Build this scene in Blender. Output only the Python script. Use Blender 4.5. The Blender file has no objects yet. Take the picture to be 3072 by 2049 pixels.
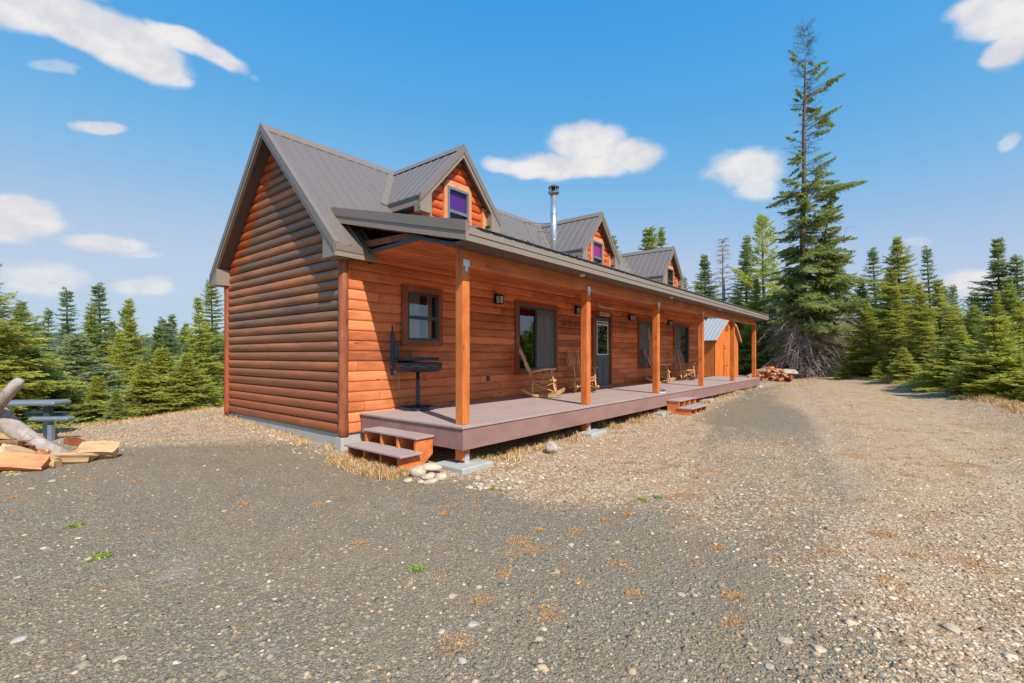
import bpy, math, random
import numpy as np
from mathutils import Vector, Matrix
R_ = math.radians
C = bpy.context.scene.collection
rnd = random.Random(7)

# ------------------------------------------------------------------ helpers
def lin(r, g, b):
    f = lambda c: (c/255/12.92) if c/255 <= .04045 else ((c/255+.055)/1.055)**2.4
    return (min(.92, f(r)*1.15), min(.92, f(g)*1.15), min(.92, f(b)*1.15), 1)

class MB:
    """collects polygons for one mesh"""
    def __init__(s): s.v = []; s.f = []
    def add(s, vs, fs):
        o = len(s.v); s.v += [tuple(p) for p in vs]; s.f += [tuple(i+o for i in f) for f in fs]
    def box(s, x0, x1, y0, y1, z0, z1):
        s.add([(x0,y0,z0),(x1,y0,z0),(x1,y1,z0),(x0,y1,z0),(x0,y0,z1),(x1,y0,z1),(x1,y1,z1),(x0,y1,z1)],
              [(0,3,2,1),(4,5,6,7),(0,1,5,4),(1,2,6,5),(2,3,7,6),(3,0,4,7)])
        return s
    def obox(s, c, ax, ay, az, hx, hy, hz):
        c, ax, ay, az = map(Vector, (c, ax, ay, az)); vs = []
        for k in (-1, 1):
            for (i, j) in ((-1,-1),(1,-1),(1,1),(-1,1)): vs.append(c+ax*hx*i+ay*hy*j+az*hz*k)
        s.add(vs, [(0,3,2,1),(4,5,6,7),(0,1,5,4),(1,2,6,5),(2,3,7,6),(3,0,4,7)]); return s
    def bar(s, a, b, w, h, up=(0,0,1)):
        a, b = Vector(a), Vector(b); d = (b-a); L = d.length; d.normalize()
        u = Vector(up); sd = d.cross(u)
        if sd.length < 1e-4: sd = d.cross(Vector((1,0,0)))
        sd.normalize(); u = sd.cross(d); return s.obox((a+b)/2, d, sd, u, L/2, w/2, h/2)
    def prism(s, poly, d):
        """poly: list of 3d points, extruded by vector d"""
        d = Vector(d); n = len(poly); p = [Vector(q) for q in poly]
        s.add(p+[q+d for q in p], [tuple(range(n))[::-1], tuple(range(n, 2*n))]+[(i,(i+1)%n,(i+1)%n+n,i+n) for i in range(n)]); return s
    def tube(s, pts, rad, n=8, cap=True, jit=0):
        pts = [Vector(p) for p in pts]
        if not hasattr(rad, '__len__'): rad = [rad]*len(pts)
        o = len(s.v); prev = None
        for i, p in enumerate(pts):
            t = (pts[min(i+1, len(pts)-1)]-pts[max(i-1, 0)]).normalized()
            if prev is None:
                a = t.cross(Vector((0,0,1)));
                if a.length < .05: a = t.cross(Vector((1,0,0)))
            else: a = prev-t*prev.dot(t)
            a.normalize(); prev = a; b = t.cross(a)
            for k in range(n):
                an = 2*math.pi*k/n; r = rad[i]*(1+(rnd.uniform(-jit, jit) if jit else 0))
                s.v.append(tuple(p+a*math.cos(an)*r+b*math.sin(an)*r))
        m = len(pts)
        for i in range(m-1):
            for k in range(n):
                s.f.append((o+i*n+k, o+i*n+(k+1)%n, o+(i+1)*n+(k+1)%n, o+(i+1)*n+k))
        if cap:
            s.f.append(tuple(o+k for k in range(n))[::-1]); s.f.append(tuple(o+(m-1)*n+k for k in range(n)))
        return s
    def build(s, name, mat, parent=None, smooth=False, label=None, bevel=0):
        me = bpy.data.meshes.new(name); me.from_pydata(s.v, [], s.f)
        if mat: me.materials.append(mat)
        if smooth:
            me.shade_smooth()
        me.update()
        o = bpy.data.objects.new(name, me); C.objects.link(o)
        if parent: o.parent = parent
        if label: o['label'] = label
        if bevel:
            b = o.modifiers.new('bevel', 'BEVEL'); b.width = bevel; b.segments = 2; b.limit_method = 'ANGLE'
        return o

def split_build(mb, name, mat, parent=None, **kw):
    """every separate piece becomes an object of its own"""
    par = list(range(len(mb.v)))
    def fnd(i):
        while par[i] != i: par[i] = par[par[i]]; i = par[i]
        return i
    for f in mb.f:
        for j in f[1:]: par[fnd(j)] = fnd(f[0])
    grp = {}
    for f in mb.f: grp.setdefault(fnd(f[0]), []).append(f)
    out = []
    for fs in grp.values():
        ids = sorted({i for f in fs for i in f}); mp = {i: k for k, i in enumerate(ids)}
        m = MB(); m.v = [mb.v[i] for i in ids]; m.f = [tuple(mp[i] for i in f) for f in fs]; out.append(m.build(name, mat, parent, **kw))
    return out

def fast_mesh(name, V, F, mat, parent=None, smooth=False):
    V = np.asarray(V, np.float32); F = np.asarray(F, np.int32); k = F.shape[1]
    me = bpy.data.meshes.new(name)
    me.vertices.add(len(V)); me.vertices.foreach_set('co', V.ravel())
    me.loops.add(F.size); me.loops.foreach_set('vertex_index', F.ravel())
    me.polygons.add(len(F)); me.polygons.foreach_set('loop_start', np.arange(0, F.size, k, dtype=np.int32))
    if smooth: me.polygons.foreach_set('use_smooth', np.ones(len(F), bool))
    me.update(calc_edges=True); me.materials.append(mat)
    o = bpy.data.objects.new(name, me); C.objects.link(o)
    if parent: o.parent = parent
    return o

def tag(o, label=None, cat=None, group=None, kind=None):
    if label: o['label'] = label
    if cat: o['category'] = cat
    if group: o['group'] = group
    if kind: o['kind'] = kind
    return o
def thing(name, label, cat, loc=(0,0,0), rz=0, group=None):
    o = bpy.data.objects.new(name, None); C.objects.link(o); o.location = loc; o.rotation_euler = (0,0,rz)
    o.empty_display_size = .1
    return tag(o, label, cat, group)
def copy_tree(o, parent=None):
    c = o.copy(); C.objects.link(c); c.parent = parent
    for ch in list(o.children): copy_tree(ch, c)
    return c

# ------------------------------------------------------------------ node materials
class NT:
    def __init__(s, name):
        s.m = bpy.data.materials.new(name); s.m.use_nodes = True; s.t = s.m.node_tree; s.t.nodes.clear()
        s.out = s.n('ShaderNodeOutputMaterial')
    def n(s, ty, **kw):
        nd = s.t.nodes.new(ty)
        for k, v in kw.items(): setattr(nd, k, v)
        return nd
    def l(s, a, b): s.t.links.new(a, b)
    def val(s, sock, v):
        if isinstance(v, (int, float)): sock.default_value = v
        elif isinstance(v, (tuple, list)):
            if len(v) == 4 and len(sock.default_value) == 3: v = v[:3]
            sock.default_value = v
        else: s.l(v, sock)
    def math(s, op, a, b=0, c=0, clamp=False):
        nd = s.n('ShaderNodeMath', operation=op); nd.use_clamp = clamp
        s.val(nd.inputs[0], a); s.val(nd.inputs[1], b); s.val(nd.inputs[2], c); return nd.outputs[0]
    def vmath(s, op, a, b=(0,0,0)):
        nd = s.n('ShaderNodeVectorMath', operation=op); s.val(nd.inputs[0], a); s.val(nd.inputs[1], b); return nd.outputs[0]
    def mix(s, f, a, b, ty='MIX'):
        nd = s.n('ShaderNodeMix', data_type='RGBA', blend_type=ty); nd.clamp_factor = True
        s.val(nd.inputs[0], f); s.val(nd.inputs[6], a); s.val(nd.inputs[7], b); return nd.outputs[2]
    def noise(s, vec, scale, detail=3, rough=.5, out=0):
        nd = s.n('ShaderNodeTexNoise'); s.val(nd.inputs['Vector'], vec); nd.inputs['Scale'].default_value = scale
        nd.inputs['Detail'].default_value = detail; nd.inputs['Roughness'].default_value = rough; return nd.outputs[out]
    def vor(s, vec, scale, feature='F1', rnd_=1):
        nd = s.n('ShaderNodeTexVoronoi', feature=feature); s.val(nd.inputs['Vector'], vec); nd.inputs['Scale'].default_value = scale
        nd.inputs['Randomness'].default_value = rnd_; return nd
    def ramp(s, f, stops, interp='LINEAR'):
        nd = s.n('ShaderNodeValToRGB'); s.val(nd.inputs[0], f); cr = nd.color_ramp; cr.interpolation = interp
        while len(cr.elements) < len(stops): cr.elements.new(.5)
        for e, (p, c) in zip(cr.elements, stops): e.position = p; e.color = c if len(c) == 4 else (*c, 1)
        return nd.outputs[0]
    def step(s, f, a, b):
        nd = s.n('ShaderNodeMapRange', interpolation_type='SMOOTHSTEP'); s.val(nd.inputs[0], f)
        nd.inputs[1].default_value = a; nd.inputs[2].default_value = b; return nd.outputs[0]
    def obj(s): return s.n('ShaderNodeTexCoord').outputs['Object']
    def geo(s): return s.n('ShaderNodeNewGeometry')
    def scale(s, vec, sc):
        return s.vmath('MULTIPLY', vec, sc)
    def sep(s, vec):
        nd = s.n('ShaderNodeSeparateXYZ'); s.val(nd.inputs[0], vec); return nd.outputs
    def comb(s, x, y, z):
        nd = s.n('ShaderNodeCombineXYZ'); s.val(nd.inputs[0], x); s.val(nd.inputs[1], y); s.val(nd.inputs[2], z); return nd.outputs[0]
    def bump(s, h, strength=.5, dist=.01, normal=None):
        nd = s.n('ShaderNodeBump'); s.val(nd.inputs['Height'], h); nd.inputs['Strength'].default_value = strength; nd.inputs['Distance'].default_value = dist
        if normal: s.l(normal, nd.inputs['Normal'])
        return nd.outputs[0]
    def bsdf(s, col, rough=.6, metal=0, normal=None, spec=.4):
        nd = s.n('ShaderNodeBsdfPrincipled'); s.val(nd.inputs['Base Color'], col); s.val(nd.inputs['Roughness'], rough)
        nd.inputs['Metallic'].default_value = metal; nd.inputs['Specular IOR Level'].default_value = spec
        if normal: s.l(normal, nd.inputs['Normal'])
        s.l(nd.outputs[0], s.out.inputs[0]); s.b = nd; return s.m

def plain(name, col, rough=.6, metal=0, var=.12, scale=6, bump=.15, spec=.4):
    t = NT(name); o = t.obj(); n = t.noise(o, scale, 5, .6)
    g = t.geo().outputs['Random Per Island']
    k = t.math('ADD', t.math('MULTIPLY', t.math('SUBTRACT', n, .5), var*2.2), t.math('MULTIPLY', t.math('SUBTRACT', g, .5), var*.8))
    k = t.math('ADD', k, 1)
    c = t.mix(1, col, t.comb(k, k, k), 'MULTIPLY')
    n2 = t.noise(o, scale*14, 3, .6)
    return t.bsdf(c, t.math('ADD', t.math('MULTIPLY', n, .2), rough-.1), metal, t.bump(n2, bump, .003), spec)

def wood(name, cols, axis='X', grain=30, pitch=None, z0=0, seg=3.2, rough=.5, var=.5, knots=True, bump=.3, z_axis='Z', extra=None):
    """stained wood, grain along axis; pitch = course height for course-to-course variation"""
    t = NT(name); o = t.obj(); x, y, z = t.sep(o)
    al = {'X': x, 'Y': y, 'Z': z}[axis]
    if pitch:
        ci = t.math('FLOOR', t.math('DIVIDE', t.math('SUBTRACT', z, z0), pitch))
        wn = t.n('ShaderNodeTexWhiteNoise', noise_dimensions='1D'); t.l(ci, wn.inputs['W'])
        sg = t.math('FLOOR', t.math('ADD', t.math('DIVIDE', al, seg), wn.outputs['Value']))
        frc = t.math('FRACT', t.math('ADD', t.math('DIVIDE', al, seg), wn.outputs['Value'])); w2 = t.n('ShaderNodeTexWhiteNoise', noise_dimensions='2D'); t.l(t.comb(ci, sg, 0), w2.inputs['Vector']); r = w2.outputs['Value']
    else:
        r = t.geo().outputs['Random Per Island']; ci = r
    sh = t.comb(t.math('MULTIPLY', r, 37), t.math('MULTIPLY', r, 11), t.math('MULTIPLY', r, 23))
    st = {'X': (.07, 1, 1), 'Y': (1, .07, 1), 'Z': (1, 1, .07)}[axis]
    gv = t.vmath('ADD', t.scale(o, st), sh)
    g1 = t.noise(gv, grain, 5, .65); g2 = t.noise(t.vmath('ADD', t.scale(o, {'X': (.35,1,1),'Y':(1,.35,1),'Z':(1,1,.35)}[axis]), sh), 5, 4, .6)
    f = t.math('ADD', t.math('MULTIPLY', g1, .45), t.math('ADD', t.math('MULTIPLY', r, var*.5), t.math('MULTIPLY', g2, .75)))
    f = t.math('SUBTRACT', f, .27+var*.1)
    c = t.ramp(f, [(.18, cols[0]), (.45, cols[1]), (.75, cols[2])])
    if knots:
        kv = t.vor(t.vmath('ADD', t.scale(o, {'X': (.5,1,1.6),'Y':(1,.5,1.6),'Z':(1.4,1.4,.45)}[axis]), sh), 4.2)
        k = t.step(kv.outputs['Distance'], .13, .05)
        c = t.mix(t.math('MULTIPLY', k, .75), c, tuple(v*.28 for v in cols[0][:3])+(1,))
    stn = t.noise(t.vmath('ADD', t.scale(o, {'X': (.25,1,1),'Y':(1,.25,1),'Z':(1,1,.25)}[axis]), sh), 2.2, 5, .7)
    c = t.mix(t.math('MULTIPLY', t.step(stn, .50, .72), .34), c, tuple(v*.55 for v in cols[0][:3])+(1,))
    pal = t.noise(t.scale(o, (3,3,3)), 9, 3, .7); c = t.mix(t.math('MULTIPLY', t.step(pal, .70, .76), .35), c, tuple(min(1, v*1.5+.08) for v in cols[2][:3])+(1,))
    if pitch: c = t.mix(t.math('MULTIPLY', t.math('LESS_THAN', frc, .0022), .75), c, (.02,.012,.008,1))
    if extra: c = extra(t, c, x, y, z, g2)
    return t.bsdf(c, t.math('ADD', t.math('MULTIPLY', g1, .25), rough-.1), 0, t.bump(g1, bump, .004), .35)

M = {}
M['front_log'] = wood('stained_log_siding', (lin(146,82,52), lin(192,110,66), lin(220,136,88)), 'X', 26, .167, -.32, rough=.42, var=1.0)
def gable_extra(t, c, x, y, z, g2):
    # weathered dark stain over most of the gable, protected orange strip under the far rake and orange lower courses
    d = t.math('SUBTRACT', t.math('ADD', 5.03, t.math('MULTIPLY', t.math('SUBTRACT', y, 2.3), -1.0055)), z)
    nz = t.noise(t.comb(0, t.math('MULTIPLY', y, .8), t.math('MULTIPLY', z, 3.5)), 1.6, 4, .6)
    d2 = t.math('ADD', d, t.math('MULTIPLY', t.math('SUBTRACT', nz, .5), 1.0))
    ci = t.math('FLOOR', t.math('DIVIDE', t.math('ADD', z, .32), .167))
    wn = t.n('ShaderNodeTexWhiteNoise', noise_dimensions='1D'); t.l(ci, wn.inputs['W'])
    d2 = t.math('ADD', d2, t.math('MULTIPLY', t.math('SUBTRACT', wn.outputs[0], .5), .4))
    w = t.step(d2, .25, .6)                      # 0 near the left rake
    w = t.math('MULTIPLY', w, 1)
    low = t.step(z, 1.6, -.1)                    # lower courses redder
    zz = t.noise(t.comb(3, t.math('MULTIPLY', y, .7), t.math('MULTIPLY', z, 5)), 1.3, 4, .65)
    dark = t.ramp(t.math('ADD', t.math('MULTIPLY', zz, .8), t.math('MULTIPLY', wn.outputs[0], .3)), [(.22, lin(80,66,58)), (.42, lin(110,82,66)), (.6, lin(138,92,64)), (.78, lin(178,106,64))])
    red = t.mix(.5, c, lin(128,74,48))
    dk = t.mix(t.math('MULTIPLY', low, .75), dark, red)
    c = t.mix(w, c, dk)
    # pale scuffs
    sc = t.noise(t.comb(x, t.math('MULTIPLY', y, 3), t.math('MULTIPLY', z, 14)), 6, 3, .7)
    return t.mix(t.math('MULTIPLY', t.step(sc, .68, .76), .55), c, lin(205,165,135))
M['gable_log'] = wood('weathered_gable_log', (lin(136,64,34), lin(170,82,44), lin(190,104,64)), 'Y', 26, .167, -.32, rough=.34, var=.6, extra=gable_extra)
M['corner_log'] = wood('corner_log', (lin(104,56,38), lin(144,82,56), lin(176,116,86)), 'Z', 22, rough=.4)
M['red_log'] = plain('red_corner_log', lin(150,74,46), .45, var=.25, scale=4)
M['post'] = wood('orange_timber_post', (lin(160,82,36), lin(202,114,54), lin(228,158,96)), 'Z', 24, rough=.5, var=.6)
M['beam'] = wood('orange_timber_beam', (lin(160,84,42), lin(200,114,60), lin(222,146,88)), 'X', 24, rough=.5, var=.5)
M['ceiling'] = wood('ceiling_board', (lin(168,92,56), lin(200,116,74), lin(220,142,98)), 'X', 24, rough=.5, var=.5, knots=False)
M['casing'] = wood('window_casing', (lin(116,66,44), lin(140,82,54), lin(160,100,70)), 'Z', 24, rough=.5, var=.3, knots=False)
M['dormer_trim'] = wood('pale_dormer_trim', (lin(170,104,62), lin(196,132,88), lin(212,156,112)), 'Z', 24, rough=.5)
M['dormer_log'] = wood('dormer_log', (lin(164,72,34), lin(194,92,46), lin(214,122,70)), 'X', 22, .167, -.32, rough=.45)
M['roof'] = plain('brown_grey_metal_roofing', lin(108,98,92), .42, .0, var=.07, scale=1.2, bump=.03, spec=.5)
M['trim'] = plain('taupe_metal_trim', lin(116,106,98), .45, .0, var=.05, scale=2, bump=.03)
M['trim_lo'] = plain('pale_taupe_trim', lin(132,120,108), .45, .0, var=.05, scale=2, bump=.03)
M['soffit'] = plain('brown_soffit_panel', lin(88,76,74), .55, .1, var=.06, scale=2, bump=.05)
M['dark'] = plain('dark_shadow_gap', (.012,.012,.014,1), .8, var=.1)
M['flash'] = plain('dark_flashing', lin(70,80,88), .4, .4, var=.1)
M['frame'] = plain('slate_window_frame', lin(62,74,84), .4, .1, var=.06)
M['lframe'] = plain('light_grey_window_frame', lin(104,110,120), .4, .1, var=.06)
M['door'] = plain('slate_door_paint', lin(84,92,104), .42, 0, var=.07, bump=.05)
M['white'] = plain('white_painted_strip', lin(215,215,215), .4, var=.05)
M['curtain'] = plain('pale_curtain', lin(176,176,170), .8, var=.1)
M['purple'] = plain('purple_blind', lin(90,30,134), .7, var=.05)
M['magenta'] = plain('magenta_blind', lin(168,26,140), .7, var=.05)
M['screen'] = plain('grey_insect_screen', lin(96,100,104), .5, var=.06)
M['concrete'] = plain('grey_concrete', lin(160,160,154), .85, var=.18, scale=9, bump=.4)
M['galv'] = plain('galvanised_steel', lin(188,194,200), .3, .75, var=.12, scale=9, bump=.05)
M['bracket'] = plain('zinc_bracket', lin(196,202,210), .35, .6, var=.2, scale=40, bump=.1)
M['deckfascia'] = wood('mauve_deck_fascia', (lin(131,99,94), lin(141,109,103), lin(150,118,113)), 'X', 40, rough=.6, var=.2, knots=False, bump=.15)
M['stepwood'] = wood('orange_step_stringer', (lin(172,88,44), lin(204,116,66), lin(226,146,96)), 'X', 22, rough=.6, var=.5)
M['grill'] = plain('blue_black_painted_steel', lin(54,66,76), .35, .5, var=.3, scale=14, bump=.15)
M['steel'] = plain('bare_steel', lin(150,150,150), .35, .8, var=.2)
M['twig'] = wood('tan_twig', (lin(150,104,66), lin(190,144,98), lin(226,190,146)), 'Z', 30, rough=.5, var=.9, knots=False)
M['redtwig'] = wood('reddish_twig', (lin(150,104,80), lin(198,156,124), lin(232,200,168)), 'Z', 30, rough=.5, var=.9, knots=False)
M['rocker'] = wood('pale_bent_rocker', (lin(160,116,76), lin(190,148,102), lin(214,178,134)), 'X', 30, rough=.45, var=.4, knots=False)
M['shed'] = wood('orange_shed_board', (lin(184,96,40), lin(204,116,52), lin(216,132,66)), 'Z', 22, rough=.55, var=.3, knots=False)
M['shedroof'] = plain('pale_grey_shed_roof', lin(150,152,154), .5, .0, var=.06, scale=2, bump=.02)
M['antler'] = plain('bone_white_antler', lin(206,190,172), .6, var=.15, scale=20)
M['signboard'] = plain('cream_sign_board', lin(206,196,168), .6, var=.1, scale=20)
M['black'] = plain('black_metal', (.015,.015,.017,1), .45, .3, var=.2)
M['tablegrey'] = plain('slate_grey_table_coating', lin(126,132,142), .4, .3, var=.15, scale=20, bump=.15)
M['tabledark'] = plain('dark_teal_grey_coating', lin(54,72,78), .45, .3, var=.15, scale=20)
M['deadwood'] = plain('grey_dead_wood', lin(120,108,100), .8, var=.35, scale=12, bump=.4)

# glass: real reflective pane, see-through
def glass_mat(name, tint, refl=1.0, base=.10):
    t = NT(name); fr = t.n('ShaderNodeFresnel'); fr.inputs[0].default_value = 1.52
    f = t.math('ADD', t.math('MULTIPLY', fr.outputs[0], refl*1.3), base, clamp=True)
    o = t.obj(); b = t.bump(t.noise(o, 1.3, 2, .5), .06, .02)
    gl = t.n('ShaderNodeBsdfGlossy'); gl.inputs['Roughness'].default_value = .01; gl.inputs['Color'].default_value = (.9,.95,1,1); t.l(b, gl.inputs['Normal'])
    tr = t.n('ShaderNodeBsdfTransparent'); tr.inputs[0].default_value = tint
    mx = t.n('ShaderNodeMixShader'); t.l(f, mx.inputs[0]); t.l(tr.outputs[0], mx.inputs[1]); t.l(gl.outputs[0], mx.inputs[2]); t.l(mx.outputs[0], t.out.inputs[0])
    return t.m
M['glass'] = glass_mat('window_glass', (.75,.8,.82,1)); M['glass2'] = glass_mat('dormer_window_glass', (.95,.95,.95,1), .25, .02)
M['room'] = plain('interior_wall', lin(120,92,62), .8, var=.1)

# deck boards
def deck_mat():
    t = NT('mauve_composite_deck'); o = t.obj(); r = t.geo().outputs['Random Per Island']
    g = t.noise(t.scale(o, (.05, 1, 1)), 60, 4, .6); n = t.noise(o, 1.2, 4, .6); st = t.noise(o, 3.5, 5, .7)
    c = t.mix(g, lin(148,130,124), lin(166,148,142))
    c = t.mix(t.math('MULTIPLY', r, .35), c, lin(169,154,145))
    c = t.mix(t.math('MULTIPLY', t.step(n, .45, .75), .25), c, lin(132,106,102))
    c = t.mix(t.math('MULTIPLY', t.step(st, .56, .74), .40), c, lin(116,102,96))
    return t.bsdf(c, .62, 0, t.bump(g, .25, .002), .3)
M['deck'] = deck_mat()

# rock / bark / firewood
def rock_mat(name, a, b, c3, sc=5):
    t = NT(name); o = t.obj(); n = t.noise(o, sc, 6, .65); n2 = t.noise(o, sc*7, 4, .7); r = t.geo().outputs['Random Per Island']
    c = t.ramp(t.math('ADD', t.math('MULTIPLY', n, .8), t.math('MULTIPLY', r, .2)), [(.35, a), (.55, b), (.72, c3)])
    return t.bsdf(c, .85, 0, t.bump(t.math('ADD', n, t.math('MULTIPLY', n2, .5)), .6, .02), .2)
M['rock'] = rock_mat('pale_field_rock', lin(140,122,98), lin(178,162,140), lin(196,186,172))
M['whiterock'] = rock_mat('white_quartz_rock', lin(136,128,118), lin(168,160,150), lin(188,182,172))
M['palewood'] = wood('pale_split_wood', (lin(136,100,66), lin(180,148,108), lin(206,182,150)), 'X', 14, rough=.85, var=.7, bump=1)
M['orangewood'] = wood('orange_split_wood', (lin(116,62,36), lin(172,100,60), lin(212,150,104)), 'X', 14, rough=.85, var=.8, bump=1)
def bark_mat(name, a, b, crack):
    t = NT(name); o = t.obj(); n = t.noise(o, 7, 6, .7)
    v = t.vor(t.vmath('ADD', t.scale(o, (1, 1, 1)), t.scale(t.noise(o, 3, 3, .5, 1), (.25,.25,.25))), 9, 'DISTANCE_TO_EDGE')
    cr = t.step(v.outputs['Distance'], .05, .015)
    cr = t.math('MULTIPLY', cr, t.math('MULTIPLY', t.step(t.noise(o, 4, 2), .5, .65), .7))
    c = t.ramp(n, [(.3, a), (.7, b)]); c = t.mix(cr, c, crack)
    return t.bsdf(c, .85, 0, t.bump(t.math('SUBTRACT', n, cr), .6, .01), .2)
M['greybark'] = bark_mat('grey_peeling_bark', lin(132,120,112), lin(178,166,158), lin(112,84,70))
M['bark'] = bark_mat('conifer_bark', lin(74,64,58), lin(118,104,96), lin(36,28,26))
M['deadbranch'] = plain('dead_branch', lin(166,152,144), .85, var=.3, scale=3, bump=.2)

# foliage: tint comes from the object colour of each crown
def foliage_mat():
    t = NT('conifer_needles'); oi = t.n('ShaderNodeObjectInfo'); r = t.geo().outputs['Random Per Island']
    o = t.obj(); n = t.noise(o, 1.1, 3, .6); n2 = t.noise(o, 4, 2, .5)
    k = t.math('ADD', t.math('MULTIPLY', r, .55), t.math('MULTIPLY', n, .45))
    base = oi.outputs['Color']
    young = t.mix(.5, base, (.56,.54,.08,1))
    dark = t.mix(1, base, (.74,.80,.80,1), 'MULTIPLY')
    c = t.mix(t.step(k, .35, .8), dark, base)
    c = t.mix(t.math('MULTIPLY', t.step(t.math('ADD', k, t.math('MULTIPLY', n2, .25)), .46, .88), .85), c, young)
    dead = t.math('MULTIPLY', t.step(t.noise(o, .9, 2, .5), .70, .78), .5)
    c = t.mix(dead, c, (.24,.13,.05,1))
    b = t.n('ShaderNodeBsdfPrincipled'); t.l(c, b.inputs['Base Color']); b.inputs['Roughness'].default_value = .5; b.inputs['Specular IOR Level'].default_value = .35
    tl = t.n('ShaderNodeBsdfTranslucent'); t.l(t.mix(.3, c, (.40,.45,.05,1)), tl.inputs[0])
    mx = t.n('ShaderNodeMixShader'); mx.inputs[0].default_value = .45; t.l(b.outputs[0], mx.inputs[1]); t.l(tl.outputs[0], mx.inputs[2]); t.l(mx.outputs[0], t.out.inputs[0])
    return t.m
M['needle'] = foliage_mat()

# ------------------------------------------------------------------ camera frame (used for ground positions measured from the photo)
CAM = Vector((-4.144, -6.874, .96)); YAW = .685
FW = Vector((math.cos(YAW), math.sin(YAW), 0)); RT = Vector((math.sin(YAW), -math.cos(YAW), 0))
def at(u, v, D):
    """3072-wide photo coordinates and a distance ahead -> world point"""
    return CAM+D*(FW+RT*((u-1536)/1416)+Vector((0,0,1))*((1063.7-v)/1416))

# ------------------------------------------------------------------ terrain
EDGE = np.array([(-25,8),(-12,7.2),(-4.9,6.7),(-3.34,6.5),(-2.57,6.3),(-1.57,6.1),(.6,6.4),(4,7.4),(18,8),(26,8),(31,4),(31,-.5),(29.2,-3.6),
                 (27.2,-4.6),(24.3,-6.6),(19.07,-8.56),(13.0,-9.5),(7,-10.4),(0,-13),(-8,-22),(-28,-24)], float)
def sdist(X, Y, P=EDGE):
    """signed distance, positive outside"""
    d = np.full(X.shape, 1e9); ins = np.zeros(X.shape, bool); n = len(P)
    for i in range(n):
        a = P[i]; b = P[(i+1) % n]; e = b-a
        t = np.clip(((X-a[0])*e[0]+(Y-a[1])*e[1])/(e@e), 0, 1)
        d = np.minimum(d, np.hypot(X-a[0]-t*e[0], Y-a[1]-t*e[1]))
        c = ((a[1] > Y) != (b[1] > Y)) & (X < (b[0]-a[0])*(Y-a[1])/(b[1]-a[1]+1e-12)+a[0]); ins ^= c
    return np.where(ins, -d, d)
def sm(x, a, b): t = np.clip((x-a)/(b-a), 0, 1); return t*t*(3-2*t)
_rs = np.random.RandomState(3); _ph = _rs.uniform(0, 6.28, (40, 2)); _kk = _rs.uniform(-1, 1, (40, 2))
def wav(X, Y, f, i0, n=6):
    s = 0
    for i in range(i0, i0+n): s = s+np.sin(f*(X*_kk[i,0]*2+Y*_kk[i,1]*2)+_ph[i,0])
    return s/n
def ground_z(X, Y):
    X = np.asarray(X, float); Y = np.asarray(Y, float)
    d = sdist(X, Y)
    z = -.60+.18*sm(X, 0, 17)+.05*sm(Y, -2, 1)+.13*sm(Y, .5, 5)*sm(X, -3, 0)
    z = z+.06*sm(X, -1, 2)*sm(Y, -3.2, -1)   # slightly higher under the deck
    z = z-.05*sm(-Y, 4, 9)*sm(X, 4, 12)
    z = z+(.012*wav(X, Y, 1.6, 0)+.006*wav(X, Y, 5, 6)+.004*wav(X, Y, 12, 12))*(d < 3)
    cyt = np.interp(X, [-6,-2,3,9,16,24,29], [-9.6,-8.3,-7.3,-6.2,-4.9,-3.5,-2.7])+.1*wav(X, Y, .7, 5)
    z = z-.014*(np.exp(-((Y-cyt-.80)/.28)**2)+np.exp(-((Y-cyt+.80)/.28)**2))*(X > -3)
    z = z+.18*np.exp(-((d+.6)/.8)**2)*(Y < -2.5)*(X > 5)*(.8+.4*wav(X, Y, 1.3, 8))
    r = np.hypot(X-5, Y)
    do = np.maximum(d, 0)
    z = z-8*(1-np.exp(-do/19))*sm(do, 0, .9)
    z = z+wav(X, Y, .08, 18)*.5*sm(do, 4, 20)
    hill = (9+6*wav(X, Y, .006, 24)+3*wav(X, Y, .02, 30))*sm(r, 120, 420)+sm(r, 400, 1300)*38
    return z+hill
def gz(x, y): return float(ground_z(np.array([x]), np.array([y]))[0])

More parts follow.
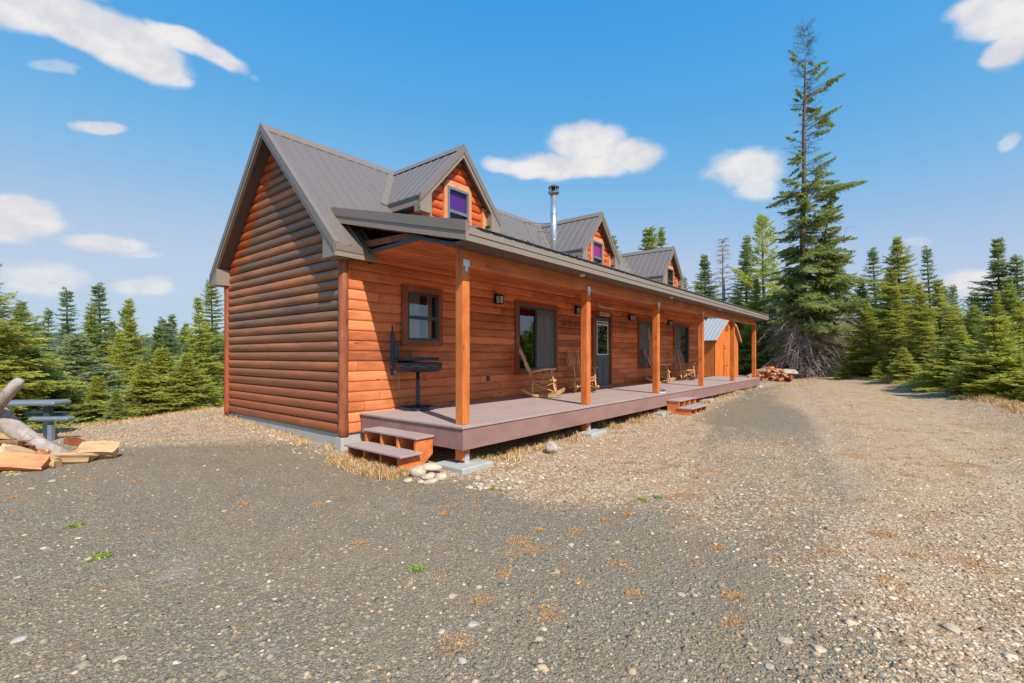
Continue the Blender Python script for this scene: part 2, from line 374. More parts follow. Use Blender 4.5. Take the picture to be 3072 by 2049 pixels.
def axis(lo, hi, st, far):
    a = list(np.arange(lo, hi, st)); s = st; v = hi; up = []
    while v < far: up.append(v); s *= 1.13; v += s
    s = st; v = lo; dn = []
    while v > -far: s *= 1.13; v -= s; dn.append(v)
    return np.array(dn[::-1]+a+up)
def poly_in(X, Y, P, soft):
    return sm(-sdist(X, Y, np.array(P, float)), -soft, soft)
def build_ground():
    xs = axis(-9, 33, .13, 2200); ys = axis(-14, 11, .13, 2200)
    X, Y = np.meshgrid(xs, ys, indexing='ij'); Z = ground_z(X, Y)
    nx, ny = X.shape
    V = np.stack([X.ravel(), Y.ravel(), Z.ravel()], 1)
    idx = np.arange(nx*ny).reshape(nx, ny)
    F = np.stack([idx[:-1,:-1].ravel(), idx[1:,:-1].ravel(), idx[1:,1:].ravel(), idx[:-1,1:].ravel()], 1)
    wob = .35*wav(X, Y, 1.1, 3)+.18*wav(X, Y, 3.1, 9)
    # beige gravel fan in front of the deck, then the dirt track on the right, then pale strip by the gable
    A = poly_in(X+wob, Y+wob, [(.0,-2.2),(.2,-3.0),(-.2,-4.1),(.9,-4.75),(2.6,-4.95),(4.2,-4.3),(6.3,-3.9),(7.0,-3.3),(10,-2.9),(17,-2.2),(17,1),(0,1)], .35)
    B = poly_in(X+wob, Y+wob, [(30,-2.4),(18,-2.7),(13,-3.6),(9.0,-5.2),(4.6,-6.0),(2.6,-6.5),(.3,-6.35),(-.5,-6.5),(-1.4,-6.75),(-2.1,-7.5),(-3,-12),(-3,-30),(30,-30)], .5)
    B2 = poly_in(X+wob, Y+wob, [(19.5,-1.2),(17.6,-2.0),(17.9,-3.3),(14,-4.2),(10.7,-5.2),(12,-6),(22,-6),(27,-4)], .5)
    Cc = poly_in(X+wob, Y+wob, [(-.25,-.4),(-.6,1.2),(-2.2,2.6),(-3.1,4.6),(-9,6),(-9,12),(6,12),(6,-.4)], .45)
    T = poly_in(X+wob, Y+wob, [(17,-2.6),(12,-3.1),(8.9,-3.3),(7.2,-3.6),(5.4,-4.3),(4.6,-4.8),(5.4,-5.5),(9,-5.0),(13,-4.1),(17,-3.4),(25,-2.6),(25,-2.1)], .45)
    Dm = poly_in(X+wob, Y+wob, [(.6,-4.5),(3,-4.3),(6.4,-4.3),(6.6,-5.4),(4.4,-6.1),(1.5,-6.6),(-.1,-6.0),(.2,-5.2)], .6)*.62
    beige = np.clip(np.maximum.reduce([A, B*.95, B2, Cc*.85, Dm]), 0, 1)*(1-.5*T)
    dirt = poly_in(X+wob, Y+wob, [(26,-3.5),(19,-4.2),(12,-5.2),(7.6,-5.9),(3.5,-6.5),(1.5,-7.3),(8,-8.6),(20,-7)], 1.0)
    cy = np.interp(X, [-6,-2,3,9,16,24,29], [-9.6,-8.3,-7.3,-6.2,-4.9,-3.5,-2.7]); cy2 = cy+.1*wav(X, Y, .7, 5)
    track = np.maximum(np.exp(-((Y-cy2-.80)/.30)**2), np.exp(-((Y-cy2+.80)/.30)**2))*(X > -3)
    d = sdist(X, Y)
    veg = np.clip(sm(d, -1.1, .3), 0, 1)
    forest = sm(d, .5, 2.5)
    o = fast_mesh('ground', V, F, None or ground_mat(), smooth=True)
    for nm, a in (('beige', beige), ('dirt', dirt), ('veg', veg), ('forest', forest), ('track', track)):
        at_ = o.data.attributes.new(nm, 'FLOAT', 'POINT'); at_.data.foreach_set('value', np.clip(a, 0, 1).ravel().astype(np.float32))
    tag(o, kind='structure')
    return (xs, ys, beige)
def ground_mat():
    t = NT('gravel_yard'); o = t.obj()
    A = lambda n: (lambda nd: nd.outputs['Fac'])(t.n('ShaderNodeAttribute', attribute_name=n))
    be, di, ve, fo = A('beige'), A('dirt'), A('veg'), A('forest')
    xy = t.scale(o, (1, 1, 0.6))
    dn = t.noise(xy, 1.7, 5, .65); dn2 = t.noise(xy, .55, 4, .6); dn3 = t.noise(xy, 9, 4, .7)
    warp = t.vmath('ADD', xy, t.scale(t.noise(xy, 30, 2, .5, 1), (.02,.02,.0)))
    v1 = t.vor(warp, 82); v2 = t.vor(warp, 36); v3 = t.vor(warp, 150)
    c1 = t.sep(v1.outputs['Color']); c2 = t.sep(v2.outputs['Color']); c3 = t.sep(v3.outputs['Color'])
    # grey crushed gravel
    grey = t.ramp(c1[0], [(0, lin(106,98,84)), (.4, lin(126,117,101)), (.75, lin(141,129,110)), (.93, lin(158,140,114)), (1, lin(188,168,136))])
    grey = t.mix(t.math('MULTIPLY', t.step(c1[1], .86, .95), .6), grey, lin(176,134,96))
    grey = t.mix(t.math('MULTIPLY', c3[0], .35), grey, lin(112,105,91))
    grey = t.mix(t.math('MULTIPLY', t.step(dn2, .38, .68), .42), grey, lin(146,126,98))
    gapg = t.math('MULTIPLY', t.step(v1.outputs['Distance'], .36, .62), .34); grey = t.mix(gapg, grey, lin(62,56,48))  # crevice shade between stones painted into the grey, toned as dark soil
    flk = t.math('MULTIPLY', t.step(c3[2], .92, .97), .6); grey = t.mix(flk, grey, lin(44,42,40))
    # beige fractured rock
    beg = t.ramp(c2[0], [(0, lin(128,106,82)), (.3, lin(176,152,124)), (.7, lin(202,180,150)), (1, lin(222,206,184))])
    fine = t.ramp(c3[1], [(0, lin(126,100,76)), (.5, lin(176,148,116)), (1, lin(208,184,152))])
    beg = t.mix(.45, beg, fine)
    gapb = t.math('MULTIPLY', t.step(v2.outputs['Distance'], .42, .66), .55); beg = t.mix(gapb, beg, lin(104,82,60))  # painted crevice shade between the beige stones, in a soil brown
    beg = t.mix(t.math('MULTIPLY', t.step(dn, .52, .72), .6), beg, lin(168,126,84))
    # compact dirt of the track
    drt = t.ramp(dn3, [(.3, lin(156,130,98)), (.6, lin(184,158,122)), (.8, lin(198,174,140))])
    drt = t.mix(t.math('MULTIPLY', t.step(c2[1], .7, .9), .5), drt, beg)
    drt = t.mix(t.math('MULTIPLY', t.step(dn, .5, .66), .55), drt, lin(140,108,72))
    # noisy borders between the kinds
    nb = t.math('MULTIPLY', t.math('SUBTRACT', t.math('ADD', t.math('MULTIPLY', dn, .6), t.math('MULTIPLY', dn3, .4)), .5), 1.3)
    bf = t.step(t.math('ADD', be, t.math('ADD', nb, t.math('MULTIPLY', t.math('SUBTRACT', c2[2], .5), .7))), .30, .72)
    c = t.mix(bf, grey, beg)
    df = t.math('MULTIPLY', t.step(t.math('ADD', di, nb), .35, .8), .75); c = t.mix(df, c, drt)
    # straw and moss patches
    ms = t.math('MULTIPLY', t.step(t.noise(t.scale(xy, (.7,1.3,1)), 3.2, 6, .75), .51, .64), t.math('ADD', .28, t.math('MULTIPLY', be, .34)))
    c = t.mix(ms, c, t.mix(dn3, lin(150,110,68), lin(112,96,60)))
    vf = t.step(t.math('ADD', ve, nb), .35, .75); c = t.mix(t.math('MULTIPLY', vf, .8), c, t.mix(dn3, lin(170,136,94), lin(206,180,140)))
    ff = t.step(fo, .2, .9); c = t.mix(ff, c, t.mix(dn, lin(66,74,38), lin(112,92,58)))
    far = t.step(t.math('ABSOLUTE', t.sep(o)[1]), 90, 260); c = t.mix(far, c, lin(58,74,58))
    h = t.math('ADD', t.math('MULTIPLY', v1.outputs['Distance'], -1.0), t.math('MULTIPLY', v2.outputs['Distance'], -1.2))
    b = t.bump(t.math('MULTIPLY', h, 1), .55, .014); b = t.bump(dn3, .4, .04, b)
    ash = t.math('MULTIPLY', t.step(t.noise(xy, .9, 5, .7), .60, .72), .30); c = t.mix(ash, c, lin(168,150,142))
    dkp = t.math('MULTIPLY', t.step(t.noise(t.vmath('ADD', xy, (9,4,2)), 1.3, 6, .75), .54, .70), .35); c = t.mix(dkp, c, lin(98,86,70))
    tr_ = A('track'); c = t.mix(t.math('MULTIPLY', t.step(t.math('ADD', tr_, t.math('MULTIPLY', nb, 1.0)), .45, .95), .30), c, t.mix(dn3, lin(162,140,114), lin(184,164,138)))
    c = t.mix(1, c, t.mix(bf, (1.04,1.05,1.09,1), (.95,.94,.94,1)), 'MULTIPLY')
    return t.bsdf(c, .92, 0, b, .15)
GX = build_ground()
from bisect import bisect
def beige_at(x, y):
    i = min(max(bisect(GX[0], x)-1, 0), len(GX[0])-1); j = min(max(bisect(GX[1], y)-1, 0), len(GX[1])-1); return float(GX[2][i, j])

# ================================================================== CABIN
cabin = thing('log_cabin', 'long orange log cabin with grey metal roof, three dormers and a covered porch', 'cabin', (0,0,0))
XE = 17.4; SL = 1.0055; RY, RZ = 2.3, 5.234; PIT = .167
def zroof(y): return RZ-abs(y-RY)*SL
def prof(z_lo, z_hi, npt=9, bulge=.045, pw=2):
    """points of half-round courses from z_lo to z_hi: list of (z, out)"""
    out = []; k = math.floor((z_lo+.32)/PIT)
    z = -.32+k*PIT
    while z < z_hi:
        for i in range(npt):
            u = i/(npt-1); zz = z+u*PIT*.999
            if z_lo-1e-6 <= zz <= z_hi+1e-6: out.append((zz, bulge*max(0, 1-abs(2*u-1)**pw)**.5*.9))
        z += PIT
    return out
# windows: name, x0, x1, z0, z1 of the outer frame
WIN = [('double', 1.238, 1.977, 1.221, 2.101), ('slide', 4.461, 5.977, .596, 2.101), ('slide', 11.106, 12.62, .583, 2.109), ('slide', 14.40, 15.93, .589, 2.12)]
DOORX = (8.02, 8.98, 0.0, 2.09)
holes = [(w[1]-.03, w[2]+.03, w[3]-.03, w[4]+.03) for w in WIN]+[(DOORX[0]-.02, DOORX[1]+.02, -.01, DOORX[3]+.03)]
def front_wall():
    mb = MB(); P = prof(-.32, 2.86, 11, .030, 4)
    for (za, oa), (zb, ob) in zip(P, P[1:]):
        xs = [.0, XE]; zm = (za+zb)/2
        cuts = sorted([(h[0], h[1]) for h in holes if h[2] < zm < h[3]])
        segs = []; cur = 0.0
        for a, b in cuts: segs.append((cur, a)); cur = b
        segs.append((cur, XE))
        for a, b in segs:
            mb.add([(a,-oa,za),(b,-oa,za),(b,-ob,zb),(a,-ob,zb)], [(0,1,2,3)])
    mb.box(0, XE, .12, .14, 2.86, 2.87)
    return mb.build('wall', M['front_log'], cabin, label='orange stained log siding wall under the porch')
front_wall()
def gable_wall(x, sgn, mat, lab=None):
    mb = MB(); P = prof(-.32, RZ-.22, 11, .055)
    def ext(z):
        if z <= zroof(0)-.18: return 0, 4.6
        h = (RZ-.18-z)/SL; return max(0, RY-h), min(4.6, RY+h)
    for (za, oa), (zb, ob) in zip(P, P[1:]):
        a0, a1 = ext(za); b0, b1 = ext(zb)
        q = [(x+sgn*oa,a0,za),(x+sgn*oa,a1,za),(x+sgn*ob,b1,zb),(x+sgn*ob,b0,zb)]
        mb.add(q, [(0,1,2,3) if sgn > 0 else (3,2,1,0)])
    o = mb.build('wall', mat, cabin)
    if lab: o['label'] = lab
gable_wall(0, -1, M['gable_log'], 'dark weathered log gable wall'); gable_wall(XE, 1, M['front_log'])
mb = MB(); P = prof(-.32, 2.7)
for (za, oa), (zb, ob) in zip(P, P[1:]): mb.add([(0,4.6+oa,za),(XE,4.6+oa,za),(XE,4.6+ob,zb),(0,4.6+ob,zb)], [(3,2,1,0)])
mb.build('wall', M['front_log'], cabin)
# interior shell so the windows look into a room
mb = MB(); mb.box(.1, XE-.1, .02, 4.55, .02, .06); mb.build('floor', M['room'], cabin)
mb = MB(); mb.box(.1, XE-.1, .02, 4.55, 2.5, 2.54); mb.build('inner_ceiling', M['room'], cabin)
mb = MB()
for x in (2.9, 7.4, 10.2, 13.4): mb.box(x, x+.1, .1, 4.5, .06, 2.5)
mb.box(.1, XE-.1, 3.2, 3.3, .06, 2.5); mb.build('partition', M['room'], cabin)
# corner logs
for (x, y, m_, lab) in ((-.005, -.01, 'corner_log', 'round brown corner log at the near corner'), (-.02, 4.62, 'red_log', 'red painted corner log at the far left')):
    mb = MB(); n = 22
    mb.tube([(x+rnd.uniform(-.004,.004), y+rnd.uniform(-.004,.004), -.36+i*(3.0/n)) for i in range(n+1)], [.078+rnd.uniform(-.003,.004) for _ in range(n+1)], 20)
    mb.build('corner_log', M[m_], cabin, True, lab)
mb = MB(); mb.tube([(XE,0,-.34),(XE,0,2.5)], .078, 14); mb.build('corner_log', M['corner_log'], cabin, True)
# foundation
mb = MB(); mb.box(.0, XE, .02, .2, -.75, -.32); mb.box(-.0, .18, .2, 4.6, -.75, -.325); mb.box(.18, XE, 4.42, 4.6, -.75, -.33); mb.box(-.11, .02, -.11, .06, -.75, -.36)
mb.build('foundation', M['concrete'], cabin)

# ---- main roof
X0, X1 = -.294, XE+.3
YE = -.26
def roof_slab(mb, y0, y1, x0, x1, th=.02):
    z0, z1 = zroof(y0), zroof(y1)
    mb.add([(x0,y0,z0),(x1,y0,z0),(x1,y1,z1),(x0,y1,z1),(x0,y0,z0-th),(x1,y0,z0-th),(x1,y1,z1-th),(x0,y1,z1-th)],
           [(0,1,2,3),(7,6,5,4),(0,4,5,1),(1,5,6,2),(2,6,7,3),(3,7,4,0)])
def rib(mb, a, b, nrm, w=.028, h=.018):
    a, b, nrm = Vector(a), Vector(b), Vector(nrm).normalized(); d = (b-a).normalized(); s = d.cross(nrm).normalized()
    vs = []
    for p in (a, b): vs += [p-s*w, p-s*w*.45+nrm*h, p+s*w*.45+nrm*h, p+s*w]
    mb.add(vs, [(0,1,5,4),(1,2,6,5),(2,3,7,6),(0,3,2,1),(4,5,6,7)])
mb = MB()
roof_slab(mb, YE, RY, X0, .45); roof_slab(mb, .2, RY, .45, X1); roof_slab(mb, RY, 4.86, X0, X1)
nf = (0, -SL, 1)
x = X0+.26
while x < X1:
    y0 = YE if x < .45 else .25
    rib(mb, (x,y0,zroof(y0)), (x,RY,RZ), nf)
    rib(mb, (x,4.86,zroof(4.86)), (x,RY,RZ), (0,SL,1)); x += .2325
mb.build('roof', M['roof'], cabin)
mb = MB()   # ridge cap
for sg in (-1, 1):
    mb.add([(X0-.01,RY,RZ+.045),(X1+.01,RY,RZ+.045),(X1+.01,RY+sg*.15,zroof(RY+.15)+.026),(X0-.01,RY+sg*.15,zroof(RY+.15)+.026)], [(0,1,2,3)])
    mb.add([(X0-.01,RY+sg*.15,zroof(RY+.15)+.026),(X1+.01,RY+sg*.15,zroof(RY+.15)+.026),(X1+.01,RY+sg*.152,zroof(RY+.15)+.012),(X0-.01,RY+sg*.152,zroof(RY+.15)+.012)], [(0,1,2,3)])
mb.build('ridge_cap', M['trim'], cabin)
# rakes: upper band and lower band, at both gable ends
def rake(mb1, mb2, x, sgn, pts_y):
    for (ya, yb) in pts_y:
        za, zb = zroof(ya), zroof(yb)
        t1 = .035 if sgn < 0 else -.035
        for mb_, top, bot, ox in ((mb1, .028, -.115, .02), (mb2, -.115, -.20, .006)):
            mb_.prism([(x+sgn*ox, ya, za+top), (x+sgn*ox, yb, zb+top), (x+sgn*ox, yb, zb+bot), (x+sgn*ox, ya, za+bot)], (-sgn*(.05+ox), 0, 0))
        mb1.prism([(x+sgn*.02, ya, za+.030), (x+sgn*.02, yb, zb+.030), (x-sgn*.07, yb, zb+.026), (x-sgn*.07, ya, za+.026)], (0,0,.006))
m1, m2 = MB(), MB()
for x, s in ((X0, -1), (X1, 1)): rake(m1, m2, x, s, ((YE, RY), (RY, 4.86)))
split_build(m1, 'rake_trim', M['trim'], cabin); split_build(m2, 'rake_board', M['trim_lo'], cabin)
# soffit under the gable overhang
mb = MB(); th = .17
for (ya, yb, n) in ((YE+.03, RY, 26), (RY, 4.83, 26)):
    for i in range(n):
        a = ya+(yb-ya)*i/n; b = ya+(yb-ya)*(i+.97)/n
        mb.prism([(X0+.03,a,zroof(a)-th),(X0+.03,b,zroof(b)-th),(.06,b,zroof(b)-th),(.06,a,zroof(a)-th)], (0,0,.02))
mb.build('soffit', M['soffit'], cabin)
mb = MB()   # boxed eave returns
ze = zroof(YE)
mb.prism([(X0-.001,YE+.002,ze-.19),(X0-.001,.10,ze-.19),(X0-.001,.10,zroof(.10)-.205),(X0-.001,YE+.002,ze-.10)], (.295,0,0))
mb.prism([(X0-.001,4.858,ze-.19),(X0-.001,4.5,ze-.19),(X0-.001,4.5,zroof(4.5)-.205),(X0-.001,4.858,ze-.10)], (.295,0,0))
split_build(mb, 'eave_return', M['trim_lo'], cabin)
mb = MB()   # eave fascia, front stub and back
mb.box(X0, .447, YE-.022, YE, ze-.105, ze-.004); mb.box(X0, X1, 4.86, 4.882, ze-.19, ze-.004)
split_build(mb, 'fascia', M['trim'], cabin)
mb = MB(); mb.box(X0, .45, YE-.012, YE+.05, ze-.19, ze-.105); mb.build('fascia', M['trim_lo'], cabin)
mb = MB(); mb.box(.447, .46, YE, .1, ze-.19, ze-.02); mb.add([(.452,YE,ze-.02),(.452,.35,zroof(.35)-.02),(.452,.35,zroof(.35)-.2),(.452,YE,ze-.2)], [(0,1,2,3)])
mb.build('flashing', M['flash'], cabin)

# ---- dormers
DZR, DHW, DZE = 5.2, 1.12, 3.95; DSL = (DZR-DZE)/DHW; DF = -.02; DWY = .20
def dormer(cx, blind, label):
    # front wall of half-round courses, cut round the window
    wx0, wx1, wz0, wz1 = cx-.30, cx+.30, 3.48, 4.36
    mb = MB(); Pf = prof(2.99, DZR-.12, bulge=.05)
    for (za, oa), (zb, ob) in zip(Pf, Pf[1:]):
        def hw(z): return max(0, min(.83, (DZR-.12-z)/DSL))
        ha, hb = hw(za), hw(zb); zm = (za+zb)/2
        if wz0 < zm < wz1:
            for s in (-1, 1):
                q = [(cx+s*ha,DWY-oa,za),(cx+s*.33,DWY-oa,za),(cx+s*.33,DWY-ob,zb),(cx+s*hb,DWY-ob,zb)]
                mb.add(q, [(0,1,2,3) if s < 0 else (3,2,1,0)])
        else: mb.add([(cx-ha,DWY-oa,za),(cx+ha,DWY-oa,za),(cx+hb,DWY-ob,zb),(cx-hb,DWY-ob,zb)], [(0,1,2,3)])
    # cheeks
    for s in (-1, 1):
        Pc = prof(2.99, DZE+.16, bulge=.05)
        for (za, oa), (zb, ob) in zip(Pc, Pc[1:]):
            ya = (za-zroof(0))/SL+.12; yb = (zb-zroof(0))/SL+.12
            ya, yb = max(ya, DWY), max(yb, DWY)
            q = [(cx+s*(.83+oa),DWY,za),(cx+s*(.83+oa),ya,za),(cx+s*(.83+ob),yb,zb),(cx+s*(.83+ob),DWY,zb)]
            mb.add(q, [(0,1,2,3) if s > 0 else (3,2,1,0)])
    d = mb.build('dormer', M['dormer_log'], cabin, label=label)
    # corner posts, window trim
    mb = MB()
    for s in (-1, 1): mb.box(cx+s*.80-.075, cx+s*.80+.075, DWY-.085, DWY+.03, 2.98, DZE+.19)
    split_build(mb, 'corner_board', M['dormer_trim'], d)
    mb = MB(); y0, y1 = DWY-.075, DWY+.0
    mb.box(wx0-.09, wx0, y0, y1, wz0-.02, wz1+.0); mb.box(wx1, wx1+.09, y0, y1, wz0-.02, wz1+.0)
    mb.prism([(wx0-.09,y0,wz1+.001),(wx1+.09,y0,wz1+.001),(wx1+.0,y0,wz1+.13),(wx0-.0,y0,wz1+.13)], (0,.075,0)); mb.build('casing', M['dormer_trim'], d)
    mb = MB(); y0, y1 = DWY-.09, DWY-.02
    for (a, b, c_, e) in ((wx0, wx0+.05, wz0, wz1), (wx1-.05, wx1, wz0, wz1), (wx0+.05, wx1-.05, wz1-.05, wz1), (wx0+.05, wx1-.05, wz0, wz0+.04), (wx0+.05, wx1-.05, 3.84, 3.90)):
        mb.box(a, b, y0, y1, c_, e)
    mb.build('window_frame', M['lframe'] if blind != 'dark' else M['frame'], d)
    mb = MB(); mb.add([(wx0+.05,DWY-.05,wz0+.04),(wx1-.05,DWY-.05,wz0+.04),(wx1-.05,DWY-.05,wz1-.05),(wx0+.05,DWY-.05,wz1-.05)], [(0,1,2,3)]); mb.build('pane', M['glass2'], d)
    mb = MB()
    if blind != 'dark':
        mb.box(wx0+.05, wx1-.05, DWY-.015, DWY+.0, 3.87, wz1-.05); mb.build('blind', M[blind], d)
    mb = MB(); mb.box(wx0-.02, wx1+.02, DWY+.1, DWY+.12, wz0, wz1); mb.build('window_back', M['screen' if blind != 'dark' else 'dark'], d)
    # roof
    mb = MB()
    yv = (DZE-zroof(0))/SL; yr = 2.27
    for s in (-1, 1):
        a, b, c_, e = (cx,DF,DZR),(cx+s*DHW,DF,DZE),(cx+s*DHW,yv+.02,DZE),(cx,yr,DZR)
        lo = [(p[0], p[1], p[2]-.02) for p in (a,b,c_,e)]
        fs = [(0,1,2,3),(7,6,5,4),(0,4,5,1),(1,5,6,2),(2,6,7,3)]
        mb.add([a,b,c_,e]+lo, fs if s < 0 else [f[::-1] for f in fs])
        y = DF+.15
        while y < yr-.1:
            if y < yv: p = (cx+s*DHW, y, DZE)
            else:
                xx = (DZR-zroof(y))/DSL; p = (cx+s*xx, y, DZR-DSL*xx)
            rib(mb, (cx, y, DZR), p, (s*DSL, 0, 1), .02, .009); y += .2325
    mb.build('dormer_roof', M['roof'], d)
    mb = MB()   # ridge cap
    for s in (-1, 1):
        mb.add([(cx,DF-.02,DZR+.045),(cx,yr,DZR+.045),(cx+s*.13,yr,DZR+.026-.13*DSL+.01),(cx+s*.13,DF-.02,DZR+.026-.13*DSL+.01)], [(0,1,2,3)])
    # valley flashing
    for s in (-1, 1):
        mb.prism([(cx+s*(DHW+.02),yv-.06,zroof(yv-.06)+.022),(cx+s*(DHW+.14),yv-.02,zroof(yv-.02)+.022),(cx+s*.12,yr+.02,zroof(yr)+.022),(cx,yr-.07,zroof(yr-.07)+.022)], (0,0,.006))
    mb.build('ridge_cap', M['trim'], d)
    m1, m2 = MB(), MB()
    for s in (-1, 1):
        a = Vector((cx,0,DZR)); b = Vector((cx+s*(DHW+.015),0,DZE-.015))
        for mb_, top, bot, yo in ((m1, .035, -.13, -.03), (m2, -.13, -.225, -.012)):
            mb_.prism([(a.x,DF+yo,a.z+top),(b.x,DF+yo,b.z+top),(b.x,DF+yo,b.z+bot),(a.x,DF+yo,a.z+bot)], (0,.03-yo,0))
        # return block at the eave end
        m2.prism([(cx+s*(DHW+.012),DF-.008,DZE-.15),(cx+s*(DHW-.0),DF-.008,DZE-.31),(cx+s*(DHW-.27),DF-.008,DZE-.31),(cx+s*(DHW-.27),DF-.008,DZE-.20+.27*DSL)], (0,DWY-DF-.04,0))
    split_build(m1, 'dormer_rake', M['trim'], d); split_build(m2, 'dormer_rake_board', M['trim_lo'], d)
    mb = MB()   # soffit under the front overhang and eave soffit
    for s in (-1, 1):
        n = 9
        for i in range(n):
            xa = (DHW-.05)*i/n; xb = (DHW-.05)*(i+.96)/n
            mb.prism([(cx+s*xa,DF+.02,DZR-.14-DSL*xa),(cx+s*xb,DF+.02,DZR-.14-DSL*xb),(cx+s*xb,DWY+.02,DZR-.14-DSL*xb),(cx+s*xa,DWY+.02,DZR-.14-DSL*xa)], (0,0,.015))
    mb.build('soffit', M['soffit'], d)
    mb = MB()
    for s in (-1, 1):
        xa, xb = sorted((cx+s*(DHW+.004), cx+s*(DHW-.02)))
        mb.box(xa, xb, DF+.02, yv-.03, DZE-.09, DZE-.02); xa, xb = sorted((cx+s*.80, cx+s*(DHW-.02)))
        mb.box(xa, xb, DF+.02, yv-.1, DZE-.20, DZE-.185)
    split_build(mb, 'eave_gutter', M['flash'], d)
    mb = MB()
    for s in (-1, 1):
        xa, xb = sorted((cx+s*(DHW+.0), cx+s*(DHW-.03))); mb.box(xa, xb, DF+.02, yv-.06, DZE-.185, DZE-.09)
    split_build(mb, 'eave_board', M['trim_lo'], d)
dormer(2.68, 'purple', 'nearest dormer with a purple blind in its window')
dormer(8.50, 'magenta', 'middle dormer with a magenta blind in its window')
dormer(14.35, 'dark', 'farthest dormer with a dark window')

# ---- porch roof
PX0, PX1, PYE = .07, 17.9, -2.67
PZ = 2.60; PM = .2485
def zp(y): return PZ+(y-PYE)*PM
mb = MB(); yt = .42
mb.add([(PX0,PYE,zp(PYE)),(PX1,PYE,zp(PYE)),(PX1,yt,zp(yt)),(PX0,yt,zp(yt)),(PX0,PYE,zp(PYE)-.02),(PX1,PYE,zp(PYE)-.02),(PX1,yt,zp(yt)-.02),(PX0,yt,zp(yt)-.02)],
       [(0,1,2,3),(7,6,5,4),(0,4,5,1),(1,5,6,2),(2,6,7,3),(3,7,4,0)])
x = PX0+.23
while x < PX1: rib(mb, (x,PYE-.03,zp(PYE-.03)), (x,yt,zp(yt)), (0,-PM,1), .03, .022); x += .2325
mb.build('porch_roof', M['roof'], cabin)
mb = MB()
x = PX0+.26
while x < PX1-.2: mb.box(x, x+.19, PYE-.035, PYE+.02, PZ-.028, PZ-.002); x += .2325
mb.build('closure_strip', M['black'], cabin)
m1, m2 = MB(), MB()
for x, s in ((PX0, -1), (PX1, 1)):
    ya, yb = PYE-.03, .44
    for mb_, top, bot, ox in ((m1, .045, -.085, .025), (m2, -.085, -.20, .01)):
        mb_.prism([(x+s*ox,ya,zp(ya)+top),(x+s*ox,yb,zp(yb)+top),(x+s*ox,yb,zp(yb)+bot),(x+s*ox,ya,zp(ya)+bot)], (-s*(.04+ox),0,0))
    m1.prism([(x+s*.025,ya,zp(ya)+.045),(x+s*.025,yb,zp(yb)+.045),(x-s*.07,yb,zp(yb)+.028),(x-s*.07,ya,zp(ya)+.028)], (0,0,.004))
split_build(m1, 'porch_rake', M['trim'], cabin); split_build(m2, 'porch_rake_board', M['trim_lo'], cabin)
mb = MB(); mb.box(PX0-.005, PX1+.005, PYE-.022, PYE+.01, PZ-.115, PZ-.03); mb.build('fascia', M['trim_lo'], cabin)
mb = MB(); mb.box(PX0, PX1, PYE-.010, PYE+.02, PZ-.20, PZ-.115); mb.build('fascia', M['trim_lo'], cabin)
mb = MB()   # narrow soffit between fascia and beam
mb.box(PX0+.02, PX1-.02, PYE+.02, -2.27, PZ-.205, PZ-.19); mb.build('soffit', M['soffit'], cabin)
# vaulted board ceiling
mb = MB()
pts = [(-2.42, 2.40), (-1.53, 2.64), (-.02, 2.60)]
def ceil_rows():
    rows = []
    for (a, b) in zip(pts, pts[1:]):
        L = math.hypot(b[0]-a[0], b[1]-a[1]); n = max(1, round(L/.088))
        for i in range(n):
            u, v = i/n, (i+.80)/n; rows.append(((a[0]+(b[0]-a[0])*u, a[1]+(b[1]-a[1])*u), (a[0]+(b[0]-a[0])*v, a[1]+(b[1]-a[1])*v)))
    return rows
for (a, b) in ceil_rows():
    mb.prism([(.30,a[0],a[1]),(PX1-.3,a[0],a[1]),(PX1-.3,b[0],b[1]),(.30,b[0],b[1])], (0,0,.018))
mb.build('porch_ceiling', M['ceiling'], cabin)
mb = MB()
for a, b in zip(pts, pts[1:]): mb.add([(.3,a[0],a[1]+.0185),(PX1-.3,a[0],a[1]+.0185),(PX1-.3,b[0],b[1]+.0185),(.3,b[0],b[1]+.0185)], [(0,1,2,3)])
mb.build('ceiling_backing', M['dark'], cabin)
mb = MB()   # grey edge along the open end of the ceiling
for a, b in zip(pts, pts[1:]): mb.bar((.285,a[0],a[1]+.0),(.285,b[0],b[1]+.0), .03, .05)
mb.build('ceiling_edge', M['flash'], cabin)
mb = MB()   # rafters and truss seen in the open end
mb.bar((.34,.3,2.78),(.34,-1.9,2.70), .04, .10); mb.bar((.34,.3,zp(.3)-.13),(.34,-2.2,zp(-2.2)-.13), .04, .13)
split_build(mb, 'rafter', M['corner_log'], cabin)
